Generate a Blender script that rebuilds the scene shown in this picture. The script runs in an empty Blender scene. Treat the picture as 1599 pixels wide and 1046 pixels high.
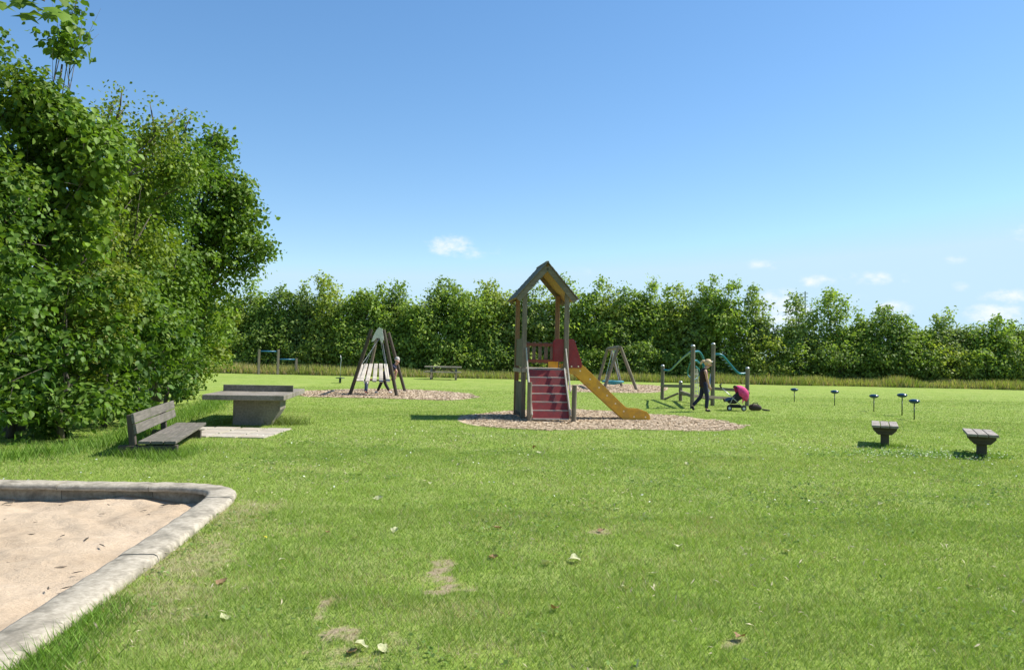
import bpy, math, random
import numpy as np
from mathutils import Vector, Matrix
R = math.radians
random.seed(7); rng = np.random.default_rng(7)
S = bpy.context.scene
C = S.collection

# ------------------------------------------------------------------ camera
F, CX, CY = 1199.0, 799.5, 523.0
PITCH, ROLL, EYE = R(1.62), R(1.2), 1.6
fw = Vector((0, math.cos(PITCH), math.sin(PITCH)))
r0 = Vector((1, 0, 0)); u0 = Vector((0, -math.sin(PITCH), math.cos(PITCH)))
rt = r0*math.cos(ROLL) + u0*math.sin(ROLL)
up = -r0*math.sin(ROLL) + u0*math.cos(ROLL)
cam = bpy.data.cameras.new('camera'); camo = bpy.data.objects.new('camera', cam); C.objects.link(camo)
cam.sensor_width = 36; cam.lens = F/1599*36; cam.clip_end = 5000; cam.clip_start = .05
camo.matrix_world = Matrix(((rt.x, up.x, -fw.x, 0), (rt.y, up.y, -fw.y, 0), (rt.z, up.z, -fw.z, EYE), (0, 0, 0, 1)))
S.camera = camo
def ray(px, py): return fw*F + rt*(px-CX) - up*(py-CY)
def G(px, py, z=0.0):                      # pixel to point at height z
    d = ray(px, py); t = (z-EYE)/d.z
    return Vector((d.x*t, d.y*t, z))
def P(px, py, D):                          # pixel to point at depth D
    d = ray(px, py); t = D/d.y
    return Vector((d.x*t, D, EYE+d.z*t))

# ------------------------------------------------------------------ sky, sun
SUNV = Vector((.80, .27, 1.0)).normalized()
elev = math.asin(SUNV.z); az = math.atan2(SUNV.x, SUNV.y)
W = bpy.data.worlds.new('World'); S.world = W; W.use_nodes = True
nt = W.node_tree; nt.nodes.clear()
def N(t, **k):
    n = nt.nodes.new(t)
    for a, b in k.items(): setattr(n, a, b)
    return n
def L(a, b): nt.links.new(a, b)
def setin(node, i, v):
    if hasattr(v, 'is_output') or isinstance(v, bpy.types.NodeSocket): L(v, node.inputs[i])
    else: node.inputs[i].default_value = v
def M_(op, a, b=0.0, c=None, clamp=False):
    n = N('ShaderNodeMath', operation=op); n.use_clamp = clamp
    setin(n, 0, a); setin(n, 1, b)
    if c is not None: setin(n, 2, c)
    return n.outputs[0]
sky = N('ShaderNodeTexSky', sky_type='NISHITA'); sky.sun_disc = False
sky.sun_elevation = elev; sky.sun_rotation = az
sky.altitude = 0; sky.air_density = 1.0; sky.dust_density = .15; sky.ozone_density = 2.2
hsv = N('ShaderNodeHueSaturation'); hsv.inputs['Saturation'].default_value = 1.25; hsv.inputs['Value'].default_value = 1.12
gm = N('ShaderNodeGamma'); gm.inputs[1].default_value = .90; L(sky.outputs[0], gm.inputs[0]); L(gm.outputs[0], hsv.inputs['Color'])
tc = N('ShaderNodeTexCoord'); sp = N('ShaderNodeSeparateXYZ'); L(tc.outputs['Generated'], sp.inputs[0])
yy = M_('MAXIMUM', sp.outputs[1], .05)
ax = M_('DIVIDE', sp.outputs[0], yy); el = M_('DIVIDE', sp.outputs[2], yy)
nz = N('ShaderNodeTexNoise'); nz.inputs['Scale'].default_value = 48; nz.inputs['Detail'].default_value = 7; nz.inputs['Roughness'].default_value = .6
mp = N('ShaderNodeMapping'); mp.inputs['Scale'].default_value = (1, 1, 1.7); L(tc.outputs['Generated'], mp.inputs[0]); L(mp.outputs[0], nz.inputs['Vector'])
nz2 = N('ShaderNodeTexNoise'); nz2.inputs['Scale'].default_value = 9; nz2.inputs['Detail'].default_value = 2; L(tc.outputs['Generated'], nz2.inputs['Vector'])
tot = None
CL = [(704, 384, 32, 15, .8), (736, 394, 26, 10, .5), (770, 390, 14, 9, .4), (1187, 414, 22, 9, .5), (1275, 438, 26, 9, .75), (1365, 435, 42, 10, .6),
      (1490, 405, 16, 9, .45), (1500, 448, 12, 7, .35), (1556, 491, 40, 15, .95), (1572, 463, 38, 11, .7), (1592, 364, 20, 14, .5), (1222, 492, 42, 36, .9),
      (1395, 484, 26, 14, .8), (912, 420, 26, 8, .25), (1330, 470, 30, 9, .3)]
for (px, py, w, h, a) in CL:
    d = ray(px, py); cx_, cy_ = d.x/d.y, d.z/d.y
    dx = M_('DIVIDE', M_('SUBTRACT', ax, cx_), w*1.35/F); dy = M_('DIVIDE', M_('SUBTRACT', el, cy_), h*1.3/F)
    q = M_('ADD', M_('MULTIPLY', dx, dx), M_('MULTIPLY', dy, dy))
    q = M_('MULTIPLY', M_('SUBTRACT', 1.25, q, clamp=False), a)
    q = M_('MAXIMUM', q, 0.0)
    tot = q if tot is None else M_('MAXIMUM', tot, q)
cm = M_('ADD', M_('MULTIPLY', M_('SUBTRACT', nz.outputs[0], .5), 3.6), tot)
mr = N('ShaderNodeMapRange', interpolation_type='SMOOTHSTEP'); mr.inputs[1].default_value = .0; mr.inputs[2].default_value = 1.7
L(cm, mr.inputs[0])
gate = M_('MULTIPLY', tot, 1.3, clamp=True)
cloud = M_('MULTIPLY', M_('MULTIPLY', mr.outputs[0], gate), .85)
mx = N('ShaderNodeMix', data_type='RGBA'); L(cloud, mx.inputs[0]); cap = N('ShaderNodeMix', data_type='RGBA', blend_type='DARKEN'); cap.inputs[0].default_value = 1; L(hsv.outputs[0], cap.inputs[6]); cap.inputs[7].default_value = (3.3, 4.6, 5.6, 1); L(cap.outputs[2], mx.inputs[6]); mx.inputs[7].default_value = (5.6, 5.75, 6.1, 1)
SKYMIX = mx
bg = N('ShaderNodeBackground'); bg.inputs[1].default_value = .12; L(mx.outputs[2], bg.inputs[0])
wo = N('ShaderNodeOutputWorld'); L(bg.outputs[0], wo.inputs[0])
sl = bpy.data.lights.new('sun', 'SUN'); sl.energy = 5.0; sl.angle = R(.55); sl.color = (1, .955, .88)
so = bpy.data.objects.new('sun', sl); C.objects.link(so); so.rotation_euler = SUNV.to_track_quat('Z', 'Y').to_euler()
S.view_settings.view_transform = 'Standard'; S.view_settings.look = 'None'; S.view_settings.exposure = .62; S.view_settings.gamma = 1

# ------------------------------------------------------------------ materials
MT = {}
def new_mat(name):
    m = bpy.data.materials.new(name); m.use_nodes = True; MT[name] = m
    t = m.node_tree; b = t.nodes['Principled BSDF']; return m, t, b
def ramp(t, fac, stops):
    r = t.nodes.new('ShaderNodeValToRGB'); e = r.color_ramp.elements
    while len(e) < len(stops): e.new(.5)
    for i, (p, c) in enumerate(stops): e[i].position = p; e[i].color = (*c, 1)
    t.links.new(fac, r.inputs[0]); return r.outputs[0]
def noise(t, scale, detail=4, rough=.55, vec=None, stretch=None, dist=0):
    n = t.nodes.new('ShaderNodeTexNoise'); n.inputs['Scale'].default_value = scale; n.inputs['Detail'].default_value = detail
    n.inputs['Roughness'].default_value = rough; n.inputs['Distortion'].default_value = dist
    if vec is None:
        vec = t.nodes.new('ShaderNodeTexCoord').outputs['Object']
    if stretch:
        mp = t.nodes.new('ShaderNodeMapping'); mp.inputs['Scale'].default_value = stretch
        t.links.new(vec, mp.inputs[0]); vec = mp.outputs[0]
    t.links.new(vec, n.inputs['Vector']); return n.outputs[0]
def mixc(t, fac, a, b, mode='MIX'):
    m = t.nodes.new('ShaderNodeMix'); m.data_type = 'RGBA'; m.blend_type = mode
    for i, v in ((0, fac), (6, a), (7, b)):
        if isinstance(v, bpy.types.NodeSocket): t.links.new(v, m.inputs[i])
        elif isinstance(v, (int, float)): m.inputs[i].default_value = v
        else: m.inputs[i].default_value = (*v, 1)
    return m.outputs[2]
def bump(t, b, h, strength=.4, dist=.01):
    n = t.nodes.new('ShaderNodeBump'); n.inputs['Strength'].default_value = strength; n.inputs['Distance'].default_value = dist
    t.links.new(h, n.inputs['Height']); t.links.new(n.outputs[0], b.inputs['Normal'])
def speckled(name, c1, c2, scale=20, rough=.8, stretch=None, bstr=.3, bdist=.005, stain=None, metallic=0, stscale=1.5):
    m, t, b = new_mat(name)
    n = noise(t, scale, 6, .65, stretch=stretch)
    c = ramp(t, n, [(.3, c1), (.7, c2)])
    if stain:
        s = noise(t, stscale, 4, .6)
        f = ramp(t, s, [(.48, (0, 0, 0)), (.68, (1, 1, 1))]); c = mixc(t, f, c, stain)
    t.links.new(c, b.inputs['Base Color']); b.inputs['Roughness'].default_value = rough; b.inputs['Metallic'].default_value = metallic
    bump(t, b, n, bstr, bdist); return m
for ax_, st in (('x', (.06, 1, 1)), ('y', (1, .06, 1)), ('z', (1, 1, .06))):
    speckled('grey_wood_'+ax_, (.105, .085, .060), (.285, .235, .170), 38, .85, st, .5, .004, (.13, .12, .07))
    speckled('pale_wood_'+ax_, (.27, .22, .16), (.50, .42, .32), 38, .8, st, .5, .004, (.22, .18, .12))
    speckled('dark_wood_'+ax_, (.035, .026, .018), (.10, .078, .055), 38, .85, st, .5, .004, (.07, .065, .04))
for ax_, st in (('x', (.06, 1, 1)), ('y', (1, .06, 1))): speckled('bleached_wood_'+ax_, (.42, .37, .30), (.68, .61, .51), 38, .8, st, .5, .004, (.34, .30, .24))
speckled('bench_wood', (.075, .066, .054), (.215, .19, .152), 38, .85, (.06, 1, 1), .6, .005, (.10, .095, .065), stscale=3)
speckled('seat_wood', (.20, .165, .135), (.38, .33, .28), 38, .8, (1, .06, 1), .5, .004, (.16, .135, .10), stscale=4)
speckled('brown_wood', (.13, .07, .035), (.30, .17, .08), 38, .8, (1, 1, .06), .5, .004)
speckled('roof_underside', (.24, .15, .045), (.48, .32, .11), 22, .8, (.3, 1, 1), .5, .004, (.2, .13, .05), stscale=3)
speckled('roof_wood', (.10, .085, .06), (.27, .23, .165), 22, .9, (1, .06, 1), .6, .006, (.12, .13, .08), stscale=3)
speckled('concrete', (.15, .13, .105), (.30, .265, .22), 26, .9, None, .5, .004, (.12, .105, .07), stscale=2.2)
speckled('rim_concrete', (.26, .225, .165), (.48, .425, .33), 22, .9, None, .7, .006, (.17, .15, .11), stscale=4.5)
speckled('paving', (.33, .29, .23), (.50, .45, .37), 18, .9, None, .4, .004, (.36, .30, .23))
speckled('bark', (.05, .042, .03), (.15, .13, .095), 14, .9, (1, 1, .3), .8, .02)
speckled('red_board', (.17, .012, .010), (.26, .020, .016), 9, .55, None, .15, .003, (.15, .03, .025), stscale=5)
speckled('red_panel', (.20, .009, .014), (.28, .015, .020), 6, .45, None, .1, .003, (.22, .03, .035), stscale=4)
speckled('yellow_board', (.58, .29, .012), (.70, .38, .022), 5, .42, None, .1, .003, (.44, .24, .04), stscale=4)
speckled('rust_rail', (.17, .06, .035), (.28, .11, .06), 20, .8)
speckled('cream_cap', (.75, .65, .40), (.85, .75, .5), 20, .5)
speckled('steel', (.38, .39, .38), (.52, .53, .52), 20, .4, metallic=.6, bstr=.05)
speckled('slide_bed', (.42, .43, .43), (.55, .56, .56), 8, .3, metallic=.8, bstr=.03)
speckled('bracket', (.55, .54, .51), (.75, .74, .70), 16, .6, bstr=.1)
speckled('blue_paint', (.02, .13, .25), (.04, .19, .33), 12, .35, bstr=.05)
speckled('teal_paint', (.006, .13, .16), (.012, .21, .25), 12, .35, bstr=.05)
speckled('teal_rope', (.015, .15, .19), (.03, .27, .31), 40, .6, bstr=.4)
speckled('pale_rope', (.45, .45, .42), (.65, .65, .6), 60, .8, bstr=.4)
speckled('green_metal', (.015, .035, .02), (.04, .07, .045), 12, .5, bstr=.05)
speckled('pod_plastic', (.004, .03, .075), (.008, .05, .11), 6, .22, bstr=.03)
speckled('black_fabric', (.008, .008, .01), (.03, .03, .034), 60, .9)
speckled('brown_fabric', (.03, .02, .015), (.08, .06, .05), 30, .9)
speckled('black_rubber', (.015, .015, .015), (.03, .03, .03), 30, .7)
speckled('navy_fabric', (.012, .014, .035), (.03, .03, .065), 60, .9)
speckled('purple_fabric', (.035, .02, .05), (.065, .04, .085), 60, .9)
speckled('denim', (.04, .075, .16), (.08, .13, .25), 80, .9)
speckled('maroon_fabric', (.02, .008, .008), (.045, .018, .016), 60, .9)
speckled('pink_fabric', (.62, .02, .16), (.80, .09, .26), 14, .8)
speckled('white_fabric', (.65, .62, .62), (.8, .78, .78), 60, .9)
speckled('red_rubber', (.55, .04, .04), (.65, .07, .06), 30, .5)
speckled('skin', (.52, .28, .19), (.60, .34, .24), 20, .55, bstr=.03)
speckled('blond_hair', (.48, .32, .15), (.68, .5, .28), 60, .6, (1, 1, .2))
speckled('grey_hair', (.3, .27, .24), (.5, .46, .42), 60, .6)
speckled('brown_hair', (.10, .055, .03), (.18, .10, .05), 60, .6)
speckled('white_plastic', (.75, .75, .75), (.85, .85, .85), 20, .3)
speckled('black_plastic', (.01, .01, .01), (.02, .02, .02), 20, .3)

def leaf_mat(name, rough=.45, trans=.35, spec=.35):
    m, t, b = new_mat(name)
    at = t.nodes.new('ShaderNodeAttribute'); at.attribute_name = 'col'
    t.links.new(at.outputs['Color'], b.inputs['Base Color']); b.inputs['Roughness'].default_value = rough
    b.inputs['Specular IOR Level'].default_value = spec
    tr = t.nodes.new('ShaderNodeBsdfTranslucent'); c = mixc(t, 1.0, at.outputs['Color'], (1.25, 1.35, .55), 'MULTIPLY'); t.links.new(c, tr.inputs[0])
    ms = t.nodes.new('ShaderNodeMixShader'); ms.inputs[0].default_value = trans
    t.links.new(b.outputs[0], ms.inputs[1]); t.links.new(tr.outputs[0], ms.inputs[2])
    t.links.new(ms.outputs[0], t.nodes['Material Output'].inputs[0]); return m
leaf_mat('leaf', .55, .32, .22); leaf_mat('leaf_far', .6, .42, .2); leaf_mat('grass_blade', .6, .3, .2); leaf_mat('dry_leaf', .8, .15, .2)

# lawn ground
m, t, b = new_mat('lawn')
geo = t.nodes.new('ShaderNodeNewGeometry').outputs['Position']
at = t.nodes.new('ShaderNodeAttribute'); at.attribute_name = 'wear'
n1 = noise(t, .35, 5, .6, geo); n2 = noise(t, 5, 6, .7, geo); n3 = noise(t, 60, 4, .7, geo); n4 = noise(t, 1.4, 5, .65, geo)
c = ramp(t, n1, [(.3, (.19, .28, .048)), (.52, (.235, .32, .058)), (.72, (.28, .345, .074))])
c = mixc(t, ramp(t, n4, [(.42, (0, 0, 0)), (.66, (1, 1, 1))]), c, (.28, .34, .095))
c = mixc(t, .55, c, ramp(t, n2, [(.3, (.75, .78, .72)), (.7, (1.18, 1.16, 1.18))]), 'MULTIPLY')
c = mixc(t, .8, c, ramp(t, n3, [(.3, (.55, .6, .5)), (.7, (1.35, 1.3, 1.35))]), 'MULTIPLY')
soil = ramp(t, n3, [(.3, (.17, .13, .08)), (.7, (.40, .33, .21))])
c = mixc(t, at.outputs['Fac'], c, soil)
t.links.new(c, b.inputs['Base Color']); b.inputs['Roughness'].default_value = .95; b.inputs['Specular IOR Level'].default_value = .1
bump(t, b, n3, .5, .02)
# sand
m, t, b = new_mat('sand')
n1 = noise(t, 1.2, 5, .6); n2 = noise(t, 14, 6, .7); n3 = noise(t, 240, 3, .7)
c = ramp(t, n1, [(.3, (.43, .33, .225)), (.7, (.55, .435, .31))])
c = mixc(t, .5, c, ramp(t, n3, [(.3, (.7, .7, .7)), (.7, (1.2, 1.2, 1.2))]), 'MULTIPLY')
c = mixc(t, .35, c, ramp(t, n2, [(.35, (.78, .74, .7)), (.6, (1.05, 1.05, 1.05))]), 'MULTIPLY')
t.links.new(c, b.inputs['Base Color']); b.inputs['Roughness'].default_value = .95; b.inputs['Specular IOR Level'].default_value = .15
ad = t.nodes.new('ShaderNodeMath'); ad.operation = 'MULTIPLY_ADD'; t.links.new(n3, ad.inputs[0]); ad.inputs[1].default_value = .12; t.links.new(n2, ad.inputs[2])
bump(t, b, ad.outputs[0], .8, .03)
# chips
m, t, b = new_mat('wood_chips')
at = t.nodes.new('ShaderNodeAttribute'); at.attribute_name = 'col'
n3 = noise(t, 30, 5, .7)
c = mixc(t, .8, at.outputs['Color'], ramp(t, n3, [(.3, (.8, .78, .76)), (.7, (1.2, 1.2, 1.2))]), 'MULTIPLY')
t.links.new(c, b.inputs['Base Color']); b.inputs['Roughness'].default_value = .9; bump(t, b, n3, .8, .03)

# ------------------------------------------------------------------ mesh helpers
class MB:
    def __init__(s): s.v = []; s.f = []
    def add(s, vs, fs):
        o = len(s.v); s.v += [tuple(v) for v in vs]; s.f += [tuple(i+o for i in f) for f in fs]; return s
    def box(s, c, size, rot=None):
        c = Vector(c); hx, hy, hz = [a/2 for a in size]
        vs = [Vector((x, y, z)) for z in (-hz, hz) for y in (-hy, hy) for x in (-hx, hx)]
        if rot is not None: vs = [rot @ v for v in vs]
        return s.add([v+c for v in vs], [(0, 2, 3, 1), (4, 5, 7, 6), (0, 1, 5, 4), (2, 6, 7, 3), (0, 4, 6, 2), (1, 3, 7, 5)])
    def beam(s, a, b, w, h, upv=(0, 0, 1)):        # box from a to b, w across, h along upv
        a = Vector(a); b = Vector(b); d = (b-a); l = d.length; d.normalize(); u = Vector(upv)
        x = d.cross(u).normalized(); z = x.cross(d).normalized()
        return s.box((a+b)/2, (w, l, h), Matrix((x, d, z)).transposed())
    def tube(s, pts, rad, n=10, caps=True):
        pts = [Vector(p) for p in pts]; k = len(pts)
        rad = rad if hasattr(rad, '__len__') else [rad]*k
        vs = []; fs = []; prev = None
        for i, p in enumerate(pts):
            d = (pts[min(i+1, k-1)]-pts[max(i-1, 0)]).normalized()
            if prev is None: x = d.orthogonal().normalized()
            else: x = (prev-d*prev.dot(d)).normalized()
            prev = x; y = d.cross(x)
            for j in range(n):
                a = 2*math.pi*j/n; vs.append(p+(x*math.cos(a)+y*math.sin(a))*rad[i])
        for i in range(k-1):
            for j in range(n):
                fs.append((i*n+j, i*n+(j+1) % n, (i+1)*n+(j+1) % n, (i+1)*n+j))
        if caps: fs.append(tuple(range(n))[::-1]); fs.append(tuple((k-1)*n+j for j in range(n)))
        return s.add(vs, fs)
    def lathe(s, prof, c=(0, 0, 0), n=24):         # prof: (r,z)
        vs = []; fs = []; k = len(prof)
        for r, z in prof:
            for j in range(n):
                a = 2*math.pi*j/n; vs.append((c[0]+r*math.cos(a), c[1]+r*math.sin(a), c[2]+z))
        for i in range(k-1):
            for j in range(n): fs.append((i*n+j, i*n+(j+1) % n, (i+1)*n+(j+1) % n, (i+1)*n+j))
        fs.append(tuple(range(n))[::-1]); fs.append(tuple((k-1)*n+j for j in range(n)))
        return s.add(vs, fs)
    def prism(s, poly, o, ux, uy, th):             # polygon in plane (ux,uy) at o, extruded by vector th
        o = Vector(o); ux = Vector(ux); uy = Vector(uy); th = Vector(th); n = len(poly)
        vs = [o+ux*a+uy*b for a, b in poly] + [o+ux*a+uy*b+th for a, b in poly]
        return s.add(vs, [tuple(range(n))[::-1], tuple(range(n, 2*n))] + [(i, (i+1) % n, n+(i+1) % n, n+i) for i in range(n)])
    def ball(s, c, r, n=10, m=7):
        r = r if hasattr(r, '__len__') else (r, r, r)
        vs = [(c[0], c[1], c[2]-r[2])]; fs = []
        for i in range(1, m):
            a = -math.pi/2+math.pi*i/m
            for j in range(n):
                b = 2*math.pi*j/n; vs.append((c[0]+r[0]*math.cos(a)*math.cos(b), c[1]+r[1]*math.cos(a)*math.sin(b), c[2]+r[2]*math.sin(a)))
        vs.append((c[0], c[1], c[2]+r[2])); top = len(vs)-1
        for j in range(n): fs.append((0, 1+(j+1) % n, 1+j)); fs.append((top, 1+(m-2)*n+j, 1+(m-2)*n+(j+1) % n))
        for i in range(m-2):
            for j in range(n): fs.append((1+i*n+j, 1+i*n+(j+1) % n, 1+(i+1)*n+(j+1) % n, 1+(i+1)*n+j))
        return s.add(vs, fs)
    def build(s, name, mat, parent=None, smooth=False, bevel=0, label=None):
        me = bpy.data.meshes.new(name); me.from_pydata(s.v, [], s.f); me.validate(); me.update()
        import bmesh
        bm = bmesh.new(); bm.from_mesh(me); bmesh.ops.recalc_face_normals(bm, faces=bm.faces); bm.to_mesh(me); bm.free()
        me.materials.append(MT[mat])
        if smooth: me.polygons.foreach_set('use_smooth', [True]*len(me.polygons))
        o = bpy.data.objects.new(name, me); C.objects.link(o)
        if parent: o.parent = parent
        if bevel:
            b = o.modifiers.new('bevel', 'BEVEL'); b.width = bevel; b.segments = 2; b.limit_method = 'ANGLE'
        if label: o['label'] = label
        return o
def tag(o, label=None, cat=None, group=None, kind=None):
    if label: o['label'] = label
    if cat: o['category'] = cat
    if group: o['group'] = group
    if kind: o['kind'] = kind
    return o
def thing(name, label, cat, loc=(0, 0, 0), rz=0, group=None):
    o = bpy.data.objects.new(name, None); C.objects.link(o); o.location = loc; o.rotation_euler = (0, 0, rz)
    o.empty_display_size = .2
    return tag(o, label, cat, group)
def copy_tree(o, parent=None):
    c = o.copy(); C.objects.link(c)
    if parent: c.parent = parent
    for ch in list(o.children): copy_tree(ch, c)
    return c
def npmesh(name, V, Fc, mat, parent=None, col=None, smooth=False, k=4):
    """V (n,3), Fc (m,k) arrays"""
    me = bpy.data.meshes.new(name); V = np.asarray(V, np.float32); Fc = np.asarray(Fc, np.int32)
    me.vertices.add(len(V)); me.vertices.foreach_set('co', V.ravel())
    me.loops.add(Fc.size); me.loops.foreach_set('vertex_index', Fc.ravel())
    me.polygons.add(len(Fc)); me.polygons.foreach_set('loop_start', np.arange(0, Fc.size, Fc.shape[1], dtype=np.int32))
    me.update(calc_edges=True)
    if smooth: me.polygons.foreach_set('use_smooth', np.ones(len(Fc), bool))
    if col is not None:
        a = me.color_attributes.new('col', 'FLOAT_COLOR', 'POINT')
        cc = np.ones((len(V), 4), np.float32); cc[:, :3] = col; a.data.foreach_set('color', cc.ravel())
    me.materials.append(MT[mat]); o = bpy.data.objects.new(name, me); C.objects.link(o)
    if parent: o.parent = parent
    return o
def vnoise(x, y, sc, seed=0):
    x = np.asarray(x)*sc; y = np.asarray(y)*sc; xi = np.floor(x).astype(int); yi = np.floor(y).astype(int); fx = x-xi; fy = y-yi
    fx = fx*fx*(3-2*fx); fy = fy*fy*(3-2*fy)
    def h(a, b):
        n = (a*374761393 + b*668265263 + seed*1442695041) & 0x7fffffff
        n = ((n ^ (n >> 13))*1274126177) & 0x7fffffff
        return ((n ^ (n >> 16)) & 0xffff)/65535.0
    return (h(xi, yi)*(1-fx)+h(xi+1, yi)*fx)*(1-fy)+(h(xi, yi+1)*(1-fx)+h(xi+1, yi+1)*fx)*fy
def inpoly(x, y, poly):
    c = np.zeros(len(x), bool); n = len(poly)
    for i in range(n):
        x1, y1 = poly[i][:2]; x2, y2 = poly[(i+1) % n][:2]
        if y1 == y2: continue
        c ^= ((y1 > y) != (y2 > y)) & (x < (x2-x1)*(y-y1)/(y2-y1)+x1)
    return c
def catmull(pts, n=6):
    out = []; k = len(pts)
    for i in range(k):
        p0, p1, p2, p3 = [Vector(pts[(i+j-1) % k]) for j in range(4)]
        for s in range(n):
            t = s/n; out.append(.5*((2*p1)+(p2-p0)*t+(2*p0-5*p1+4*p2-p3)*t*t+(3*p1-p0-3*p2+p3)*t**3))
    return out

# ------------------------------------------------------------------ ground areas
rim_mid = [(-2.36, 1.6), (-2.52, 3.2), (-2.66, 4.6), (-2.76, 5.6), (-2.86, 6.6), (-2.98, 7.5), (-3.06, 8.1), (-3.20, 8.55), (-3.55, 8.80), (-4.2, 8.84), (-4.9, 8.82), (-6, 8.76), (-7.6, 8.7), (-9.0, 8.6),
           (-9.4, 8.1), (-9.4, 5), (-9.4, 1.6), (-9.0, 1.1), (-5.6, 1.05), (-2.8, 1.1)]
rim_c = catmull([(x, y, 0) for x, y in rim_mid], 5)
sand_poly = [(p.x, p.y) for p in rim_c]   # centre line of the kerb
def pxpoly(pts): return [tuple(G(x, y)[:2]) for x, y in pts]
chips = {
 'tower': pxpoly([(714, 655), (724, 649), (760, 645), (800, 641.5), (860, 639.5), (930, 640.5), (1000, 645), (1060, 650), (1110, 656), (1150, 663), (1160, 669), (1120, 673), (1050, 672), (960, 670), (880, 671.5), (800, 669), (745, 665), (722, 660)]),
 'swing': pxpoly([(466, 616), (480, 611), (520, 609), (580, 607.5), (640, 609), (700, 612), (737, 616), (735, 622), (700, 625), (640, 623.5), (560, 621), (500, 620), (475, 619)]),
 'basket': pxpoly([(880, 603), (920, 600), (980, 600), (1034, 603), (1042, 608), (1020, 613), (960, 613), (900, 611)]),
}
pave_poly = [G(296, 671.5), G(350, 669), G(410, 670), G(444, 675), G(432, 682), G(380, 684.5), G(320, 684.5), G(282, 683)]
pave_poly = [(p.x, p.y) for p in pave_poly]
# worn patches (px, py, radius x, radius y in m, strength)
WEAR = [(688, 893, .08, .28, 1.0), (702, 920, .11, .11, 1.0), (283, 893, .25, .3, .62), (350, 800, .4, .3, .6), (365, 815, .3, .35, .5), (522, 988, .10, .15, .95), (512, 945, .06, .2, .9),
        (330, 845, .3, .3, .5), (250, 930, .35, .3, .55), (938, 831, .10, .08, .8), (610, 960, .3, .25, .25), (860, 860, .5, .4, .18), (1050, 880, .5, .3, .15), (480, 735, .7, .3, .3), (345, 915, .35, .3, .3),
        (475, 645, .3, .25, .6), (180, 1000, .3, .2, .3), (560, 870, .5, .3, .2), (700, 1020, .3, .12, .35), (1155, 1000, .06, .04, .8), (545, 1025, .2, .1, .6), (1290, 770, .8, .5, .15), (730, 955, .3, .2, .35), (620, 1000, .12, .08, .5),
        (430, 650, .4, .2, .4), (900, 760, .8, .5, .15), (450, 830, .4, .2, .3), (300, 870, .35, .5, .6), (395, 790, .35, .25, .6), (240, 960, .3, .2, .6), (330, 1010, .3, .15, .4), (640, 905, .2, .1, .4), (1000, 830, .5, .3, .2), (570, 905, .3, .2, .25)]
WP = [(*G(a, b)[:2], c, d, e) for a, b, c, d, e in WEAR]
def wear(x, y):
    w = np.zeros(len(x)); jx = (vnoise(x, y, 9, 3)-.5)*.12+(vnoise(x, y, 24, 8)-.5)*.07; jy = (vnoise(x, y, 9, 4)-.5)*.2
    jj = vnoise(x, y, 22, 5); j3 = vnoise(x, y, 13, 6)
    for cx, cy, rx, ry, s in WP:
        q = ((x+jx-cx)/rx)**2+((y+jy-cy)/ry)**2
        w = np.maximum(w, s*np.clip(1.45-q*.7-1.0*(j3-.35), 0, 1)*(.6+.8*jj))
    return np.clip(w, 0, 1)
# one sheet: graded grid to the horizon
xs = np.unique(np.concatenate([np.arange(-4.5, 3, .04), np.arange(-11, 11.01, .1), -np.geomspace(11, 1500, 40), np.geomspace(11, 1500, 40)]))
ys = np.unique(np.concatenate([np.arange(3.5, 7.5, .05), np.arange(-1, 14.01, .1), np.geomspace(14, 2500, 60), np.array([-300, -60, -10])]))
XX, YY = np.meshgrid(xs, ys); V = np.stack([XX.ravel(), YY.ravel(), np.zeros(XX.size)], 1)
nx, ny = len(xs), len(ys)
i0 = (np.arange(ny-1)[:, None]*nx+np.arange(nx-1)[None]).ravel(); Fq = np.stack([i0, i0+1, i0+nx+1, i0+nx], 1)
cxs = V[Fq].mean(1); keep = ~inpoly(cxs[:, 0], cxs[:, 1], sand_poly); Fq = Fq[keep]
lawn = npmesh('lawn', V, Fq, 'lawn'); tag(lawn, kind='structure')
a = lawn.data.attributes.new('wear', 'FLOAT', 'POINT'); a.data.foreach_set('value', np.clip(wear(V[:, 0], V[:, 1])*1.7-.55, 0, 1).astype(np.float32))
# sand
xs = np.arange(-9.4, -2.2, .045); ys = np.arange(1.0, 8.95, .045); XX, YY = np.meshgrid(xs, ys)
hz = -.175+.06*vnoise(XX, YY, 1.6, 11)+.045*vnoise(XX, YY, 4.2, 12)+.026*vnoise(XX, YY, 8, 13)
V = np.stack([XX.ravel(), YY.ravel(), hz.ravel()], 1); nx, ny = len(xs), len(ys)
i0 = (np.arange(ny-1)[:, None]*nx+np.arange(nx-1)[None]).ravel(); Fq = np.stack([i0, i0+1, i0+nx+1, i0+nx], 1)
c4 = V[Fq].mean(1); Fq = Fq[inpoly(c4[:, 0], c4[:, 1], sand_poly)]
tag(npmesh('sand', V, Fq, 'sand', smooth=True), kind='structure')
# rim: swept rounded profile
prof = [(-.15, -.25), (-.15, .01), (-.135, .055), (-.095, .078), (0, .085), (.08, .07), (.115, .04), (.13, -.02), (.13, -.25)]   # -: outward
def sweep(path, prof):
    mb = MB(); k = len(path); n = len(prof); vs = []; fs = []
    for i, p in enumerate(path):
        d = (path[(i+1) % k]-path[i-1]).normalized(); inn = Vector((-d.y, d.x, 0))   # path runs ccw: left is inside
        for a, z in prof: vs.append(p+inn*a+Vector((0, 0, z+.004*math.sin(i*1.7+a*9))))
    for i in range(k):
        for j in range(n-1): fs.append((i*n+j, i*n+j+1, ((i+1) % k)*n+j+1, ((i+1) % k)*n+j))
    return mb.add(vs, fs)
rim_path = catmull([(p.x, p.y, 0) for p in rim_c[::2]], 4)
rim = thing('sandbox', 'large pale concrete kerb framing the sandpit in the lower left corner', 'sandbox', (-5.8, 5, 0))
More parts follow.
